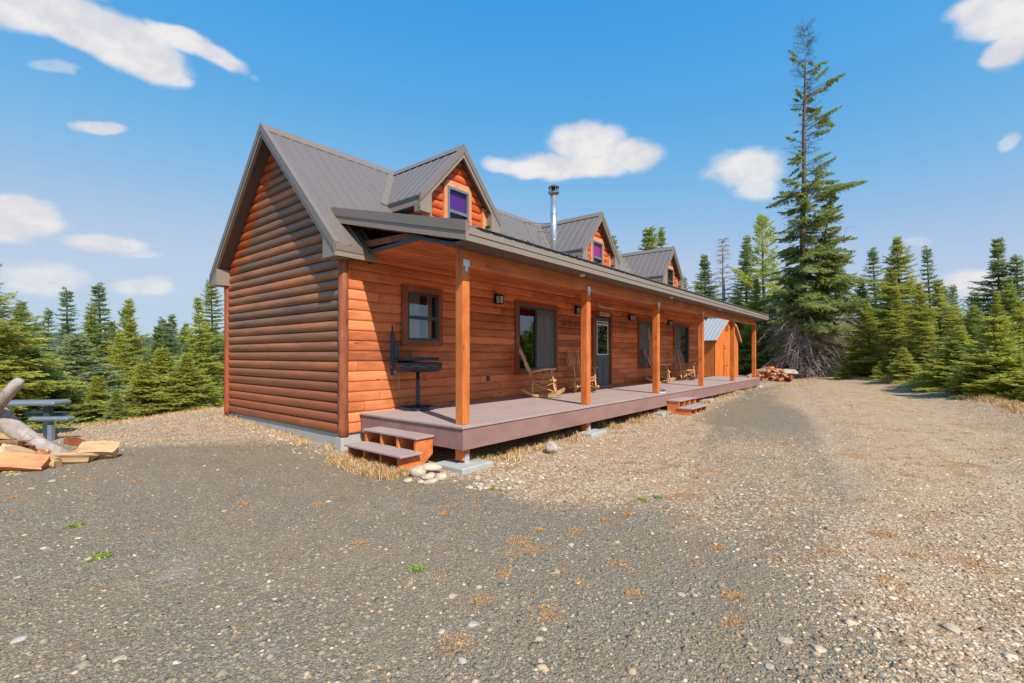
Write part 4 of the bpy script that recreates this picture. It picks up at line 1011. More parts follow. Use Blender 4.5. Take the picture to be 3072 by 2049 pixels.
# scattered gravel: too many to count
def scatter_gravel():
    rs = np.random.RandomState(5)
    ico = np.array([(0,0,1),(.89,0,.45),(.28,.85,.45),(-.72,.53,.45),(-.72,-.53,.45),(.28,-.85,.45),(.72,.53,-.45),(-.28,.85,-.45),(-.89,0,-.45),(-.28,-.85,-.45),(.72,-.53,-.45),(0,0,-1)])
    fc = np.array([(0,1,2),(0,2,3),(0,3,4),(0,4,5),(0,5,1),(1,6,2),(2,7,3),(3,8,4),(4,9,5),(5,10,1),(6,7,2),(7,8,3),(8,9,4),(9,10,5),(10,6,1)])
    def make(name, N, sz, beige_lo, beige_hi, mat, rmax, label):
        out = []
        while len(out) < N:
            D = 1.6+rmax*rs.uniform()**1.7; l = rs.uniform(-1.25, 1.25)*D
            x = CAM.x+FW.x*D+RT.x*l; y = CAM.y+FW.y*D+RT.y*l
            if x > -.1 and -.0 < y < 4.7: continue
            if -.45 < x < 17.7 and -2.4 < y < 0: continue
            b = beige_at(x, y)
            if rs.uniform() > beige_lo+(beige_hi-beige_lo)*b: continue
            out.append((x, y))
        P = np.array(out); d = sdist(P[:,0], P[:,1]); P = P[d < .6]; n = len(P); Z = ground_z(P[:,0], P[:,1])
        s = sz*np.exp(rs.normal(0, .45, n)); a = rs.uniform(0, 6.28, n)
        J = 1+rs.uniform(-.42, .42, (n, 12, 3)); L = ico[None]*J*s[:,None,None]
        L[:,:,0] *= rs.uniform(.8,1.5,(n,1)); L[:,:,2] *= rs.uniform(.3,.5,(n,1))
        ca, sa = np.cos(a)[:,None], np.sin(a)[:,None]
        V = np.stack([L[:,:,0]*ca-L[:,:,1]*sa+P[:,0:1], L[:,:,0]*sa+L[:,:,1]*ca+P[:,1:2], L[:,:,2]+Z[:,None]+s[:,None]*.12], 2).reshape(-1, 3)
        F = (fc[None]+12*np.arange(n)[:,None,None]).reshape(-1, 3)
        tag(fast_mesh(name, V, F, mat), label, 'gravel', kind='stuff')
    def gm(name, stops):
        t = NT(name); r = t.geo().outputs['Random Per Island']; n = t.noise(t.obj(), 60, 2)
        c = t.ramp(r, stops); k = t.math('ADD', .8, t.math('MULTIPLY', n, .4)); c = t.mix(1, c, t.comb(k, k, k), 'MULTIPLY'); return t.bsdf(c, .9, 0, None, .15)
    gg = gm('grey_chips', [(0, lin(106,98,84)), (.4, lin(126,117,101)), (.75, lin(141,129,110)), (.95, lin(160,138,108)), (1, lin(188,168,140))])
    bg = gm('beige_chips', [(0, lin(132,106,80)), (.3, lin(172,146,116)), (.65, lin(192,168,138)), (1, lin(210,192,166))])
    make('gravel', 42000, .0062, .9, .2, gg, 8, 'grey crushed gravel chips covering the yard')
    make('gravel', 30000, .0068, .02, 1, bg, 15, 'beige fractured stone chips by the deck and track')
    make('gravel', 380, .010, .6, .5, gm('white_chips', [(0, lin(160,148,130)), (1, lin(184,174,158))]), 12, 'scattered whitish pebbles among the gravel')
scatter_gravel()
def rubble():
    rs = np.random.RandomState(8); V = []; F = []
    for k in range(900):
        q = rs.uniform()
        if q < .45: x, y = .5+16*rs.uniform()**1.4, -2.5-abs(rs.normal(0,.55))
        elif q < .62: x, y = -.12-abs(rs.normal(0,.30)), rs.uniform(-.3,4.8)
        elif q < .85: x, y = rs.uniform(-6,.6), 5.9+rs.normal(0,.35)
        else: x, y = -.2+abs(rs.normal(0,.5)), -2.9-abs(rs.normal(0,.35))
        sz = min(.034, .015*np.exp(rs.normal(0,.5))); me = RK[rs.randint(len(RK))]
        a = rs.uniform(0,6.28); M3 = np.array([[math.cos(a),-math.sin(a),0],[math.sin(a),math.cos(a),0],[0,0,1]])
        v = (me[0]*np.array([1.3,1,.6])*sz)@M3.T+np.array([x,y,gz(x,y)+sz*.25]); F += (me[1]+len(V)*len(me[0])).tolist() if False else (me[1]+sum(len(z_) for z_ in V)).tolist(); V.append(v)
    tag(fast_mesh('rubble', np.concatenate(V), np.array(F), M['rock']), 'pale broken stone rubble along the deck, gable base and left ridge', 'rubble', kind='stuff')
RK = []
for sd in range(6):
    me = rock_mesh(300+sd, 1, 1, 1, 2, 8); me.calc_loop_triangles(); RK.append((np.array([tuple(v.co) for v in me.vertices]), np.array([tuple(t_.vertices) for t_ in me.loop_triangles]))); bpy.data.meshes.remove(me)
rubble()

# ================================================================== DRY GRASS (stuff)
def blades(name, spots, label, stops, cat='grass'):
    """spots: (x, y, radius, n, height, lean)"""
    rs = np.random.RandomState(11); P = []; H = []; LN = []
    for (x, y, r, n, h, ln) in spots:
        a = rs.uniform(0, 6.28, n); q = r*np.sqrt(rs.uniform(0, 1, n))*(1+.3*rs.normal(size=n))
        P.append(np.stack([x+q*np.cos(a), y+q*np.sin(a)], 1)); H.append(h*rs.uniform(.4, 1.2, n)); LN.append(np.full(n, ln))
    P = np.concatenate(P); H = np.concatenate(H); LN = np.concatenate(LN); n = len(P)
    Z = ground_z(P[:,0], P[:,1]); B = np.column_stack([P, Z-.005])
    a = rs.uniform(0, 6.28, n); ln = LN*rs.uniform(.3, 1.5, n)
    dr = np.stack([np.cos(a)*ln, np.sin(a)*ln, np.ones(n)], 1); dr /= np.linalg.norm(dr, axis=1)[:,None]
    b = rs.uniform(0, 6.28, n); w = np.stack([np.cos(b), np.sin(b), 0*b], 1)*(.0022+.0035*rs.uniform(size=n))[:,None]
    m = B+dr*H[:,None]*.55; tip = B+dr*H[:,None]*.9+np.stack([np.cos(a),np.sin(a),-.3+0*a],1)*(H*.25*ln)[:,None]
    tip[:,2] = np.maximum(tip[:,2], Z+.006)
    V = np.stack([B-w, B+w, m+w*.8, tip, m-w*.8], 1).reshape(-1, 3)
    F = (np.array([[0,1,2,4],[4,2,3,3]])[None]+5*np.arange(n)[:,None,None])
    q = F[:,0].reshape(-1,4); tr = F[:,1,:3]
    me = bpy.data.meshes.new(name); FF = [tuple(x) for x in q.tolist()]+[tuple(x) for x in tr.tolist()]
    me.from_pydata(V.tolist(), [], FF)
    t = NT(name+'_blade'); r = t.geo().outputs['Random Per Island']; c = t.ramp(r, stops)
    t.bsdf(c, .7, 0, None, .2); me.materials.append(t.m); o = bpy.data.objects.new(name, me); C.objects.link(o)
    return tag(o, label, cat, kind='stuff')
sp = []
for k in range(40): sp.append((rnd.uniform(-.62,-.30), rnd.uniform(-2.05,-.55), .09, 90, .13, .5))
for k in range(70): x = .6+16.8*rnd.random()**1.2; sp.append((x, rnd.uniform(-2.55,-2.1), .14, 60, .16, .6))
for k in range(26): sp.append((rnd.uniform(-.25,.0), rnd.uniform(.1, 4.7), .12, 40, .11, .6))
for k in range(40): sp.append((rnd.uniform(-3.4, .2), rnd.uniform(3.2, 5.9), .22, 45, .07, 1.4))
pe = [(27.5,-4.4),(24.3,-6.4),(19.1,-8.3),(13.0,-9.2),(8.5,-10.0)]
for (a, b) in zip(pe, pe[1:]):
    for k in range(46): u = rnd.random(); sp.append((a[0]+(b[0]-a[0])*u+rnd.uniform(-.3,.3), a[1]+(b[1]-a[1])*u+rnd.uniform(-.35,.5), .3, 60, .22, .8))
for k in range(50): sp.append((rnd.uniform(18,27.5), rnd.uniform(-3.6,-.4), .3, 50, .15, .9))
le = [(-6,6.6),(-3.3,6.3),(-1.5,6.0),(.6,6.3)]
for (a, b) in zip(le, le[1:]):
    for k in range(26): u = rnd.random(); sp.append((a[0]+(b[0]-a[0])*u, a[1]+(b[1]-a[1])*u+rnd.uniform(-.2,.4), .2, 45, .10, 1))
straw = [(0, lin(166,126,80)), (.35, lin(188,152,104)), (.7, lin(206,180,138)), (1, lin(144,100,60))]
blades('dry_grass', sp, 'dry straw-coloured grass along the deck, steps and yard edges', straw)
tf = []
for (u, v, r) in [(270,1450,.10),(410,1452,.07),(45,1505,.06),(730,1515,.09),(960,1510,.07),(1075,1630,.07),(1560,1620,.14),(1600,1650,.10),(1430,1518,.06),(1510,1718,.08),(1440,1795,.10),(1640,1840,.13),(1370,1935,.12),(1730,1595,.08),(1850,1690,.10),
                  (1620,1590,.05),(1330,1540,.06),(1900,1780,.07),(2080,1550,.08),(2150,1640,.07),(2200,1790,.10),(2200,1870,.08),(2670,1740,.10),(2740,1660,.08),(1240,1472,.05),(1880,1545,.07),(1810,1560,.06),(2600,1500,.10),(2350,1340,.2),(2560,1370,.25),(2700,1300,.3),(2900,1400,.25),(2650,1600,.12),(2950,1700,.15),(2480,1650,.12)]:
    D = 1416*1.56/(v-1063.7); p = at(u, v, D); tf.append((p.x, p.y, r*.8, int(2600*r+60), .022, 1.5))
rs_ = random.Random(4)
for k in range(130):
    D = rs_.uniform(3, 16); p = CAM+D*(FW+RT*rs_.uniform(-.2,1.0)); tf.append((p.x, p.y, .07, 70, .024, 1.8)) if not (p.x > -.3 and p.y > -2.6) else None
blades('dry_grass', tf, 'flattened rusty straw tufts growing in the gravel', [(0, lin(160,104,52)), (.5, lin(178,130,76)), (1, lin(192,156,108))])
bd = []
for (a, b) in zip(pe, pe[1:]):
    for k in range(16): u = rnd.random(); bd.append((a[0]+(b[0]-a[0])*u, a[1]+(b[1]-a[1])*u+rnd.uniform(-.5,.1), .35, 30, .30, 3.0))
blades('brush_debris', bd, 'grey dead twigs lying along the right edge of the yard', [(0, lin(120,110,102)), (1, lin(176,166,158))], 'twigs')
gt = []
for (u, v, r) in [(225,1580,.06),(1490,1465,.09),(1925,1500,.05),(1970,1490,.05),(1250,1708,.045),(300,1672,.08)]:
    D = 1416*1.56/(v-1063.7); p = at(u, v, D); gt.append((p.x, p.y, r, 220, .04, 1.2))
for k in range(50):
    a, b = pe[rnd.randrange(1,4)], None; i = rnd.randrange(0,4); a, b = pe[i], pe[i+1]; u = rnd.random(); gt.append((a[0]+(b[0]-a[0])*u+.1, a[1]+(b[1]-a[1])*u-rnd.uniform(.3,1.0), .25, 60, .16, .9))
blades('green_grass', gt, 'small green grass tufts in the gravel and at the wood edge', [(0, lin(92,118,48)), (.6, lin(124,146,62)), (1, lin(160,160,86))])

# ================================================================== LEFT SIDE: log, firewood, picnic table
lg = thing('fallen_log', 'grey barked log leaning on the firewood at the left edge', 'log', (0,0,0))
def Lp(u, v, D): return at(u, v, D)
mb = MB(); pts_ = [Lp(-60,1205,6.9), Lp(-10,1240,7.0), Lp(30,1275,7.05), Lp(75,1310,7.1), Lp(120,1338,7.15), Lp(170,1362,7.2), Lp(215,1376,7.22)]
mb.tube(pts_, [.13,.128,.124,.126,.12,.118,.08], 18, jit=.06); mb.build('trunk', M['greybark'], lg, True)
mb = MB(); mb.tube([Lp(-35,1248,6.9), Lp(-5,1215,6.85), Lp(25,1180,6.8), Lp(52,1150,6.8), Lp(60,1138,6.8)], [.10,.078,.075,.072,.05], 16, jit=.06); mb.build('branch_stub', M['greybark'], lg, True)
mb = MB(); mb.tube([Lp(190,1368,7.2), Lp(225,1360,7.25), Lp(258,1372,7.3)], [.08,.06,.01], 9, jit=.2); mb.build('broken_end', M['deadwood'], lg)
# firewood chunks: split wedges
def wedge(u, v, D, L, r, ang, mat, lab, tilt=0, seed=0, group=None, sc=(1,1,1), nm='firewood'):
    rs = np.random.RandomState(seed); mb = MB(); poly = []
    nc = rs.choice([3,4,4]); cor = []
    for k in range(nc):
        a = 2*math.pi*k/nc+rs.uniform(-.35,.35); q = r*rs.uniform(.9,1.3); cor.append((q*math.cos(a), q*math.sin(a)))
    for k in range(nc):
        c0_, c1_ = cor[k], cor[(k+1) % nc]
        for j in range(4):
            u_ = j/4; bz = rs.uniform(-.08,.08)*r if j else 0; poly.append((c0_[0]+(c1_[0]-c0_[0])*u_+bz, c0_[1]+(c1_[1]-c0_[1])*u_+bz))
    n = len(poly); secs = 7; vs = []; jag = rs.uniform(-.03,.03,(2,n))*(L/.4)
    for i in range(secs):
        x = -L/2+L*i/(secs-1)
        bow = .04*L*math.sin(math.pi*i/(secs-1))
        for q_, (a, b) in enumerate(poly): vs.append((x+(jag[0][q_] if i == 0 else jag[1][q_] if i == secs-1 else 0), a*(1+rs.uniform(-.05,.05)), b*(1+rs.uniform(-.05,.05))+bow))
    fs = [tuple(range(n))[::-1], tuple(range((secs-1)*n, secs*n))]
    for i in range(secs-1):
        for k in range(n): fs.append((i*n+k, i*n+(k+1)%n, (i+1)*n+(k+1)%n, (i+1)*n+k))
    mb.add(vs, fs); o = mb.build(nm, M[mat], bevel=.006)
    o.location = at(u, v, D) if D else (u, v, 0); o.rotation_euler = (rs.uniform(-.6,.6), tilt, ang); o.scale = sc
    return tag(o, lab, 'firewood', group)
fw = [(22,1334,6.62,.34,.095,-.6,'palewood','tan wedge of firewood on top of the near pile'),(42,1362,6.5,.26,.075,.9,'palewood','cream firewood block below the tan wedge'),(86,1366,6.6,.30,.085,.2,'orangewood','orange firewood chunk right of the cream block'),
      (8,1352,6.8,.4,.08,-.2,'orangewood','dark orange firewood behind the tan wedge'),(62,1346,6.85,.40,.06,-.9,'orangewood','slim orange split under the fallen log'),(112,1372,6.65,.26,.075,-.4,'palewood','pale firewood block under the fallen log end'),
      (-20,1366,6.6,.34,.10,.3,'orangewood','orange firewood block cut by the left picture edge'),(16,1382,6.45,.34,.085,-.2,'palewood','tan firewood lying above the big orange slab'),(68,1388,6.45,.30,.075,.5,'orangewood','brown-orange firewood above the big orange slab'),
      (5,1318,6.95,.36,.07,.4,'palewood','small pale split under the log at the top of the near pile'),(38,1336,6.9,.30,.06,1.2,'orangewood','short brown split wedged under the log')]
for k, a in enumerate(fw): wedge(*a, tilt=rnd.uniform(-.3,.3), seed=k)
wedge(15,1404,6.1,.9,.15,R_(-38),'orangewood','big orange split slab at the front of the near pile',.05,31)
wedge(165,1382,6.5,.80,.12,R_(-34),'palewood','long pale split log slab at the front of the near pile',-.04,33)
wedge(296,1352,6.8,.40,.14,R_(-20),'palewood','short pale yellow block at the right end of the near pile',.08,35)
wedge(105,1396,6.3,.55,.11,R_(-48),'palewood','tan split chunk between the two long front slabs',.1,36)
wedge(60,1362,6.5,.40,.09,R_(20),'palewood','cream split chunk standing behind the big orange slab',.5,38)
wedge(130,1372,6.6,.34,.08,R_(70),'orangewood','orange end-on split piece behind the long pale slab',.2,39)
wedge(225,1368,6.7,.36,.07,R_(-75),'orangewood','thin orange split leaning on the long pale slab',-.4,40)
wedge(240,1330,7.2,.45,.07,R_(-60),'orangewood','orange splinter piece lying behind the fallen log end',.2,37)
for k in range(60):
    u = 20+k*4.6+rnd.uniform(-6,6); v = 1436-k*1.0+rnd.uniform(-14,10); p = at(u, v, 1416*1.57/(v-1063.7)); rock(p.x, p.y, rnd.uniform(.025,.06), rnd.uniform(.015,.035), .012, 'flat yellow bark chip in front of the near firewood pile', 'palewood', 100+k, rnd.uniform(0,3), name='bark_chip', cat='bark chip', group='yellow bark chips by the near firewood pile')

# picnic table
PT = at(145, 1312, 8.75); gpt = gz(PT.x, PT.y)
pt = thing('picnic_table', 'grey metal pedestal picnic table with benches behind the fallen log', 'picnic table', (PT.x, PT.y, gpt), YAW-math.pi/2+R_(4))
zt = (.96+(1063.7-1206)/1416*8.75)-gpt
def slab(name, x0, x1, y0, y1, z, th, mat, rib_=False):
    mb = MB(); mb.box(x0, x1, y0, y1, z-th, z); return mb.build(name, M[mat], pt, bevel=th*.42)
slab('tabletop', -.76, .26, -.20, .20, zt+.03, .085, 'tablegrey')
slab('bench', .18, .84, -.62, -.44, zt-.21, .065, 'tablegrey'); slab('bench', -.80, -.10, .40, .60, zt-.24, .065, 'tabledark')
mb = MB(); mb.box(-.05,.05,-.05,.05,-.25,zt-.08); mb.build('pedestal', M['tabledark'], pt)
for (x, y) in ((.50,-.53),(-.45,.50)):
    mb = MB(); mb.box(x-.035,x+.035,y-.035,y+.035,-.25,zt-.35); mb.build('leg', M['tablegrey'], pt)
mb = MB(); mb.bar((.50,-.53,zt-.38),(-.45,.50,zt-.38), .05, .05); mb.build('brace', M['tabledark'], pt)

# ================================================================== SHED
S0 = at(2145, 1137, 26.0); a_ = R_(-10); W, Lh = 2.85, 3.2
shed = thing('shed', 'orange board shed with pale grey metal roof beyond the far end of the porch', 'shed', (S0.x, S0.y, -.42), a_)
# local x along the gable (to the right), y along the side
hw_ = 2.26; hk = 2.26; hp = 3.42
mb = MB(); 
poly = [(0,0,-.3),(W,0,-.3),(W,0,hw_),(W*.80,0,3.02),(W*.5,0,hp),(0,0,hw_)]
mb.add(poly, [(0,1,2,3,4,5)]); mb.add([(p[0],Lh,p[2]) for p in poly], [(5,4,3,2,1,0)])
sh = split_build(mb, 'wall', M['shed'], shed)[0]
mb = MB(); n = 14
for i in range(n):
    y0 = Lh*i/n; mb.box(-.02, .0, y0+.006, y0+Lh/n-.006, -.3, hw_)
mb.box(-.006, 0, 0, Lh, -.3, hw_); mb.build('side_wall', M['shed'], shed)
mb = MB(); mb.box(W, W+.02, 0, Lh, -.3, hw_); mb.build('side_wall', M['shed'], shed)
mb = MB()
def sroof(a, b):
    a, b = Vector(a), Vector(b); mb.prism([(a.x,-.18,a.z),(b.x,-.18,b.z),(b.x,Lh+.15,b.z),(a.x,Lh+.15,a.z)], (0,0,.03))
    nrm = Vector((-(b.z-a.z),0,b.x-a.x)).normalized()*(1 if b.x > a.x else -1); y = -.1
    while y < Lh+.1: rib(mb, (a.x,y,a.z+.03), (b.x,y,b.z+.03), nrm, .03, .02); y += .23
sroof((-.18,0,hw_-.12),(W*.5,0,hp+.03)); sroof((W*.5,0,hp+.03),(W*.82,0,3.03)); sroof((W*.82,0,3.03),(W+.1,0,hw_-.1))
mb.build('roof', M['shedroof'], shed)
mb = MB()
for a, b in (((-.16,hw_-.16),(W*.5,hp-.02)),((W*.5,hp-.02),(W*.81,3.0)),((W*.81,3.0),(W+.08,hw_-.14))): mb.bar((a[0],-.165,a[1]),(b[0],-.165,b[1]), .03, .09)
mb.box(-.03,.06,-.03,-.002,-.3,hw_-.1); mb.build('trim', M['shed'], shed)
mb = MB(); mb.box(W*.42,W*.55,-.02,-.004,2.72,3.05); mb.build('vent', M['corner_log'], shed)
dr2 = MB(); dr2.box(W*.34,W*.62,-.03,-.003,-.1,1.95); dr2.box(W*.635,W*.90,-.03,-.003,-.1,1.95); dd = dr2.build('door', M['shed'], shed)
mb = MB()
for x0 in (W*.35, W*.64):
    mb.bar((x0,-.036,1.75),(x0+.30,-.036,1.72), .012, .05); mb.bar((x0,-.036,.78),(x0+.45,-.036,.76), .012, .05); mb.bar((x0+.05,-.036,.72),(x0+.5,-.036,-.08), .012, .035); mb.bar((x0,-.036,1.9),(x0,-.036,-.08), .012, .03, (1,0,0))
mb.build('strap_hinge', M['casing'], dd)
st = thing('leaning_stakes', 'pale wooden stakes leaning on the side wall of the shed', 'stakes', (S0.x-.25, S0.y+.6, -.42))
mb = MB(); mb.tube([(0,0,0),(.12,0,1.05)], .03, 7); mb.tube([(-.08,.25,0),(.12,.05,.98)], .022, 7); mb.build('stake', M['twig'], st)
mb = MB(); mb.tube([(.0,-.12,.95),(.12,.0,1.08),(.12,.18,1.02)], .022, 7); mb.build('crosspiece', M['twig'], st)
# firewood heap at the far end
rs_ = random.Random(9); k = 0
HB = at(2300, 1138, 24.0); HB.z = gz(HB.x, HB.y)
for row, (n, hh) in enumerate(((17,.05),(15,.20),(12,.35),(7,.50),(3,.63))):
    for i in range(n):
        s = (i-(n-1)/2)*.155+rs_.uniform(-.05,.05)+.15
        p = HB+RT*s+FW*rs_.uniform(-.25,.35); p.z = HB.z+hh+rs_.uniform(-.03,.03)
        o = wedge(0,0,0,rs_.uniform(.32,.5),rs_.uniform(.075,.11),YAW+rs_.uniform(-.9,.9),'orangewood' if rs_.random() < .72 else 'palewood','split firewood piece in the heap behind the far porch posts',rs_.uniform(-.25,.25),200+k,'firewood heap by the big tree'); k += 1
        o.location = p
o = wedge(0,0,0,1.0,.13,YAW-math.pi/2,'greybark','grey barked round lying on the right end of the far firewood heap',0,333); p = HB+RT*1.0; o.location = (p.x, p.y, HB.z+.42)

# ================================================================== TREES
def norm(a): return a/np.maximum(np.linalg.norm(a, axis=-1, keepdims=True), 1e-9)
class Crown:
    def __init__(s, seed): s.r = np.random.RandomState(seed); s.P = []; s.D = []; s.N = []; s.L = []; s.W = []; s.br = MB()
    def frond(s, base, az, e, L, g0=.12, sag=.12, up=.10, lat=.5, step=.055, leaf=.07, cover=1.0, droop=.1, dead=False, thick=None, tuft=0, wl=.30):
        r = s.r; h = np.array([math.cos(az), math.sin(az), 0.]); ce, se = math.cos(e), math.sin(e)
        def ax(t): t = np.asarray(t)[..., None]; return base+h*(L*ce*t)+np.array([0,0,1.])*(L*(se*t-sag*t*t+up*t**3))
        th = thick or max(.006, .014*L)
        ts = np.linspace(0, 1, 5); pp = ax(ts); pp[1:4] += r.normal(0, .012*L, (3,3))
        n0 = max(3, 3); 
        s.br.tube([Vector(p) for p in pp], [th, th*.75, th*.55, th*.35, th*.15], n0, False)
        if dead:
            for t in np.arange(.2, 1, .055):
                p = ax(t); d = norm(h*.5+np.array([r.normal(),r.normal(),-abs(r.normal())*.6-.1])*.8); l = L*(1-t)*.5+.12
                q = p+d*l*.5+r.normal(0,.02,3); s.br.tube([Vector(p), Vector(q), Vector(p+d*l+np.array([0,0,-.1*l]))], [th*.35, th*.25, th*.08], 3, False)
            return
        t = np.arange(max(g0, 1-cover), 1.0, step/max(L, .05)); t = t+r.uniform(-.3,.3,len(t))*step/L; t = np.clip(t, .02, 1)
        if len(t) == 0: t = np.array([.9])
        pb = ax(t); tan = norm(ax(np.minimum(t+.03, 1.03))-ax(t-.03)); side = norm(np.cross(tan, [0,0,1.])); upv = np.cross(side, tan)
        for sg in (-1, 1):
            ang = R_(52)+r.normal(0, .13, len(t)); ll = np.clip((1.08-t)*L*lat, .07, wl+.2*L)*r.uniform(.65, 1.15, len(t))
            ld = norm(tan*np.cos(ang)[:,None]+side*sg*np.sin(ang)[:,None]+upv*r.normal(-droop-.12, .26, len(t))[:,None])
            k = np.maximum(1, np.ceil(ll/(leaf*.62)).astype(int)); idx = np.repeat(np.arange(len(t)), k)
            off = np.concatenate([np.arange(q) for q in k]) if len(k) else np.zeros(0)
            u = (off+.3)/k[idx]*ll[idx]; P = pb[idx]+ld[idx]*u[:,None]; n = upv[idx]; b = np.cross(ld[idx], n)
            for s2 in (-1, 1):
                d = norm(ld[idx]*.85+b*s2*(.55+r.uniform(-.2,.2,len(u)))[:,None]+n*(r.uniform(-.15,.55,len(u)))[:,None])
                s.P.append(P); s.D.append(d); s.N.append(norm(n+r.normal(0,.95,n.shape))); s.L.append(leaf*r.uniform(.85,1.5,len(u))); s.W.append(leaf*.40*r.uniform(.7,1.3,len(u)))
        if tuft:
            m = tuft; tt = r.uniform(.5, 1.0, m); P = ax(tt); d = norm(norm(ax(1.0)-ax(.9))[None]+r.normal(0,.8,(m,3)))
            s.P.append(P); s.D.append(d); s.N.append(norm(r.normal(size=(m,3)))); s.L.append(leaf*1.3*np.ones(m)); s.W.append(leaf*.34*np.ones(m))
    def leaf_arrays(s):
        P = np.concatenate(s.P); D = np.concatenate(s.D); N = np.concatenate(s.N); L = np.concatenate(s.L)[:,None]; W = np.concatenate(s.W)[:,None]
        S = norm(np.cross(D, N)); mid = P+D*L*.45
        V = np.stack([P, mid+S*W*.5, P+D*L, mid-S*W*.5], 1).reshape(-1, 3); F = np.arange(len(P)*4).reshape(-1, 4); return V, F

def make_proto(seed, H, R, kind):
    c = Crown(seed); r = c.r
    z = H*{'fir': .03, 'low': .02, 'slim': .04, 'pine': .10, 'young': .03, 'snag': .12}[kind]
    lean = r.normal(0, .01, 2)
    while z < H*.985:
        t = z/H
        if kind in ('fir', 'low'): pf = ((1-t)**1.15*.55+(1-t)**.8*.45)*(.80+.20*min(1, t/.12)); nb = r.randint(6, 10)
        elif kind == 'slim': pf = (1-t)**1.0*.98+.02; nb = r.randint(6, 9)
        elif kind == 'pine': pf = (1-t)**.6*.9*(.6+.4*min(1, t/.3))+.05; nb = r.randint(3, 6)
        elif kind == 'young': pf = (1-t)**.9+.04; nb = r.randint(4, 7)
        else: pf = (1-t)**.7*.8+.05; nb = r.randint(2, 5)
        a0 = r.uniform(0, 6.28)
        for k in range(nb):
            az = a0+6.28*k/nb+r.normal(0, .25); L = max(.10, R*pf*r.uniform(.55, 1.15)*(1+.22*math.sin(az*2+z*1.7+seed)+.15*math.sin(z*3.1+seed*2))*(1.3 if r.uniform() < .10 else 1))
            if r.uniform() < .07 and t < .7: c.frond(np.array([0,0,z]), az, R_(-5), L*.9, dead=True, thick=.012); continue
            e = R_({'fir': -14+58*t*t, 'low': -8+50*t*t, 'slim': -20+55*t*t, 'pine': 12+40*t, 'young': 5+45*t, 'snag': -5+40*t}[kind]+r.normal(0, 5))
            base = np.array([lean[0]*z, lean[1]*z, z+r.uniform(-.05,.05)])
            if kind == 'snag': c.frond(base, az, e, L, dead=True, thick=.012); continue
            if kind == 'pine': c.frond(base, az, e, L, .3, -.05, .1, .40, .075, .085, .75, -.1, tuft=int(30*L)+8)
            elif t < .10 and r.uniform() < .3: c.frond(base, az, e-.2, L*.8, dead=True)
            else: c.frond(base, az, e, L, .10, .13 if kind != 'young' else .02, .12, .5 if kind != 'slim' else .42, .055 if L > .5 else .045, .066, 1, .10)
        z += H*{'fir': .026, 'low': .026, 'slim': .028, 'pine': .040, 'young': .045, 'snag': .035}[kind]*(1.15-.45*t)*r.uniform(.7,1.3)
    # leader
    for k in range(10):
        if kind == 'snag': break
        zz = H*(.90+.10*k/10); c.frond(np.array([lean[0]*zz, lean[1]*zz, zz]), r.uniform(0,6.28), R_(50), .10+.03*(10-k)*H/9*.5, .05, 0, .1, .5, .04, .055)
    tr = MB(); n = 12; rb = max(.02, H*.0085)
    tr.tube([(lean[0]*H*i/n+r.normal(0,.004), lean[1]*H*i/n+r.normal(0,.004), H*1.0*i/n-(.4 if i == 0 else 0)) for i in range(n+1)], [rb*(1-.93*i/n)+.004 for i in range(n+1)], 8)
    tr.v, tr.f = tr.v+c.br.v, tr.f+[tuple(i+len(tr.v) for i in f) for f in c.br.f]
    return c, tr
PROTO = {}
def proto(key, seed, H, R, kind):
    c, tr = make_proto(seed, H, R, kind)
    root = bpy.data.objects.new('conifer', None); C.objects.link(root); root['category'] = 'tree'
    t = tr.build('trunk', M['bark'] if kind != 'snag' else M['deadbranch'], root, True)
    if kind != 'snag':
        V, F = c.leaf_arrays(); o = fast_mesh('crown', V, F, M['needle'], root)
    PROTO[key] = [root, H, False]
proto('firA', 1, 9.0, 2.3, 'fir'); proto('firB', 2, 8.0, 2.6, 'fir'); proto('firC', 3, 9.0, 1.9, 'fir')
proto('firD', 14, 8.5, 2.2, 'fir'); proto('slimA', 4, 9.0, 1.35, 'slim'); proto('slimB', 5, 8.5, 1.6, 'slim')
proto('lowA', 6, 4.5, 1.7, 'low'); proto('lowB', 7, 4.0, 1.5, 'low')
proto('pineA', 8, 9.0, 1.5, 'pine'); proto('young', 9, 2.2, .62, 'young'); proto('snag', 10, 9.0, .9, 'snag')
COL = {'dark': (.27,.34,.15), 'mid': (.42,.46,.15), 'yel': (.60,.57,.13), 'blue': (.31,.40,.26), 'grey': (.43,.47,.32), 'lime': (.64,.63,.13)}
NAME = {'firA': 'fir_tree', 'firD': 'fir_tree', 'firB': 'fir_tree', 'firC': 'fir_tree', 'slimA': 'spruce_tree', 'slimB': 'spruce_tree', 'lowA': 'young_fir', 'lowB': 'young_fir', 'pineA': 'pine_tree', 'young': 'sapling', 'snag': 'dead_tree'}
trs = random.Random(21)
def tree(key, x, y, h, wid, col, label, group=None, zoff=0):
    pr = PROTO[key]
    if not pr[2]: root = pr[0]; pr[2] = True
    else: root = copy_tree(pr[0])
    root.name = NAME[key]
    s = h/pr[1]; root.location = (x, y, gz(x, y)-.05+zoff); root.rotation_euler = (trs.gauss(0,.025), trs.gauss(0,.025), trs.uniform(0, 6.28)); wd_ = wid*1.62; root.scale = (s*wd_*trs.uniform(.88,1.15), s*wd_*trs.uniform(.88,1.15), s)
    for ch in root.children:
        if ch.name.startswith('crown'):
            k = trs.uniform(.88, 1.12); ch.color = tuple(v*k for v in COL[col])+(1,)
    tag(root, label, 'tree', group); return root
def tree_px(key, u, v, D, wid, col, label, group=None):
    """u, v of the tree top in the 2351-wide photo"""
    p = at(u*1.3067, v*1.3067, D); g = gz(p.x, p.y)-.05; return tree(key, p.x, p.y, max(.8, p.z-g), wid, col, label, group)
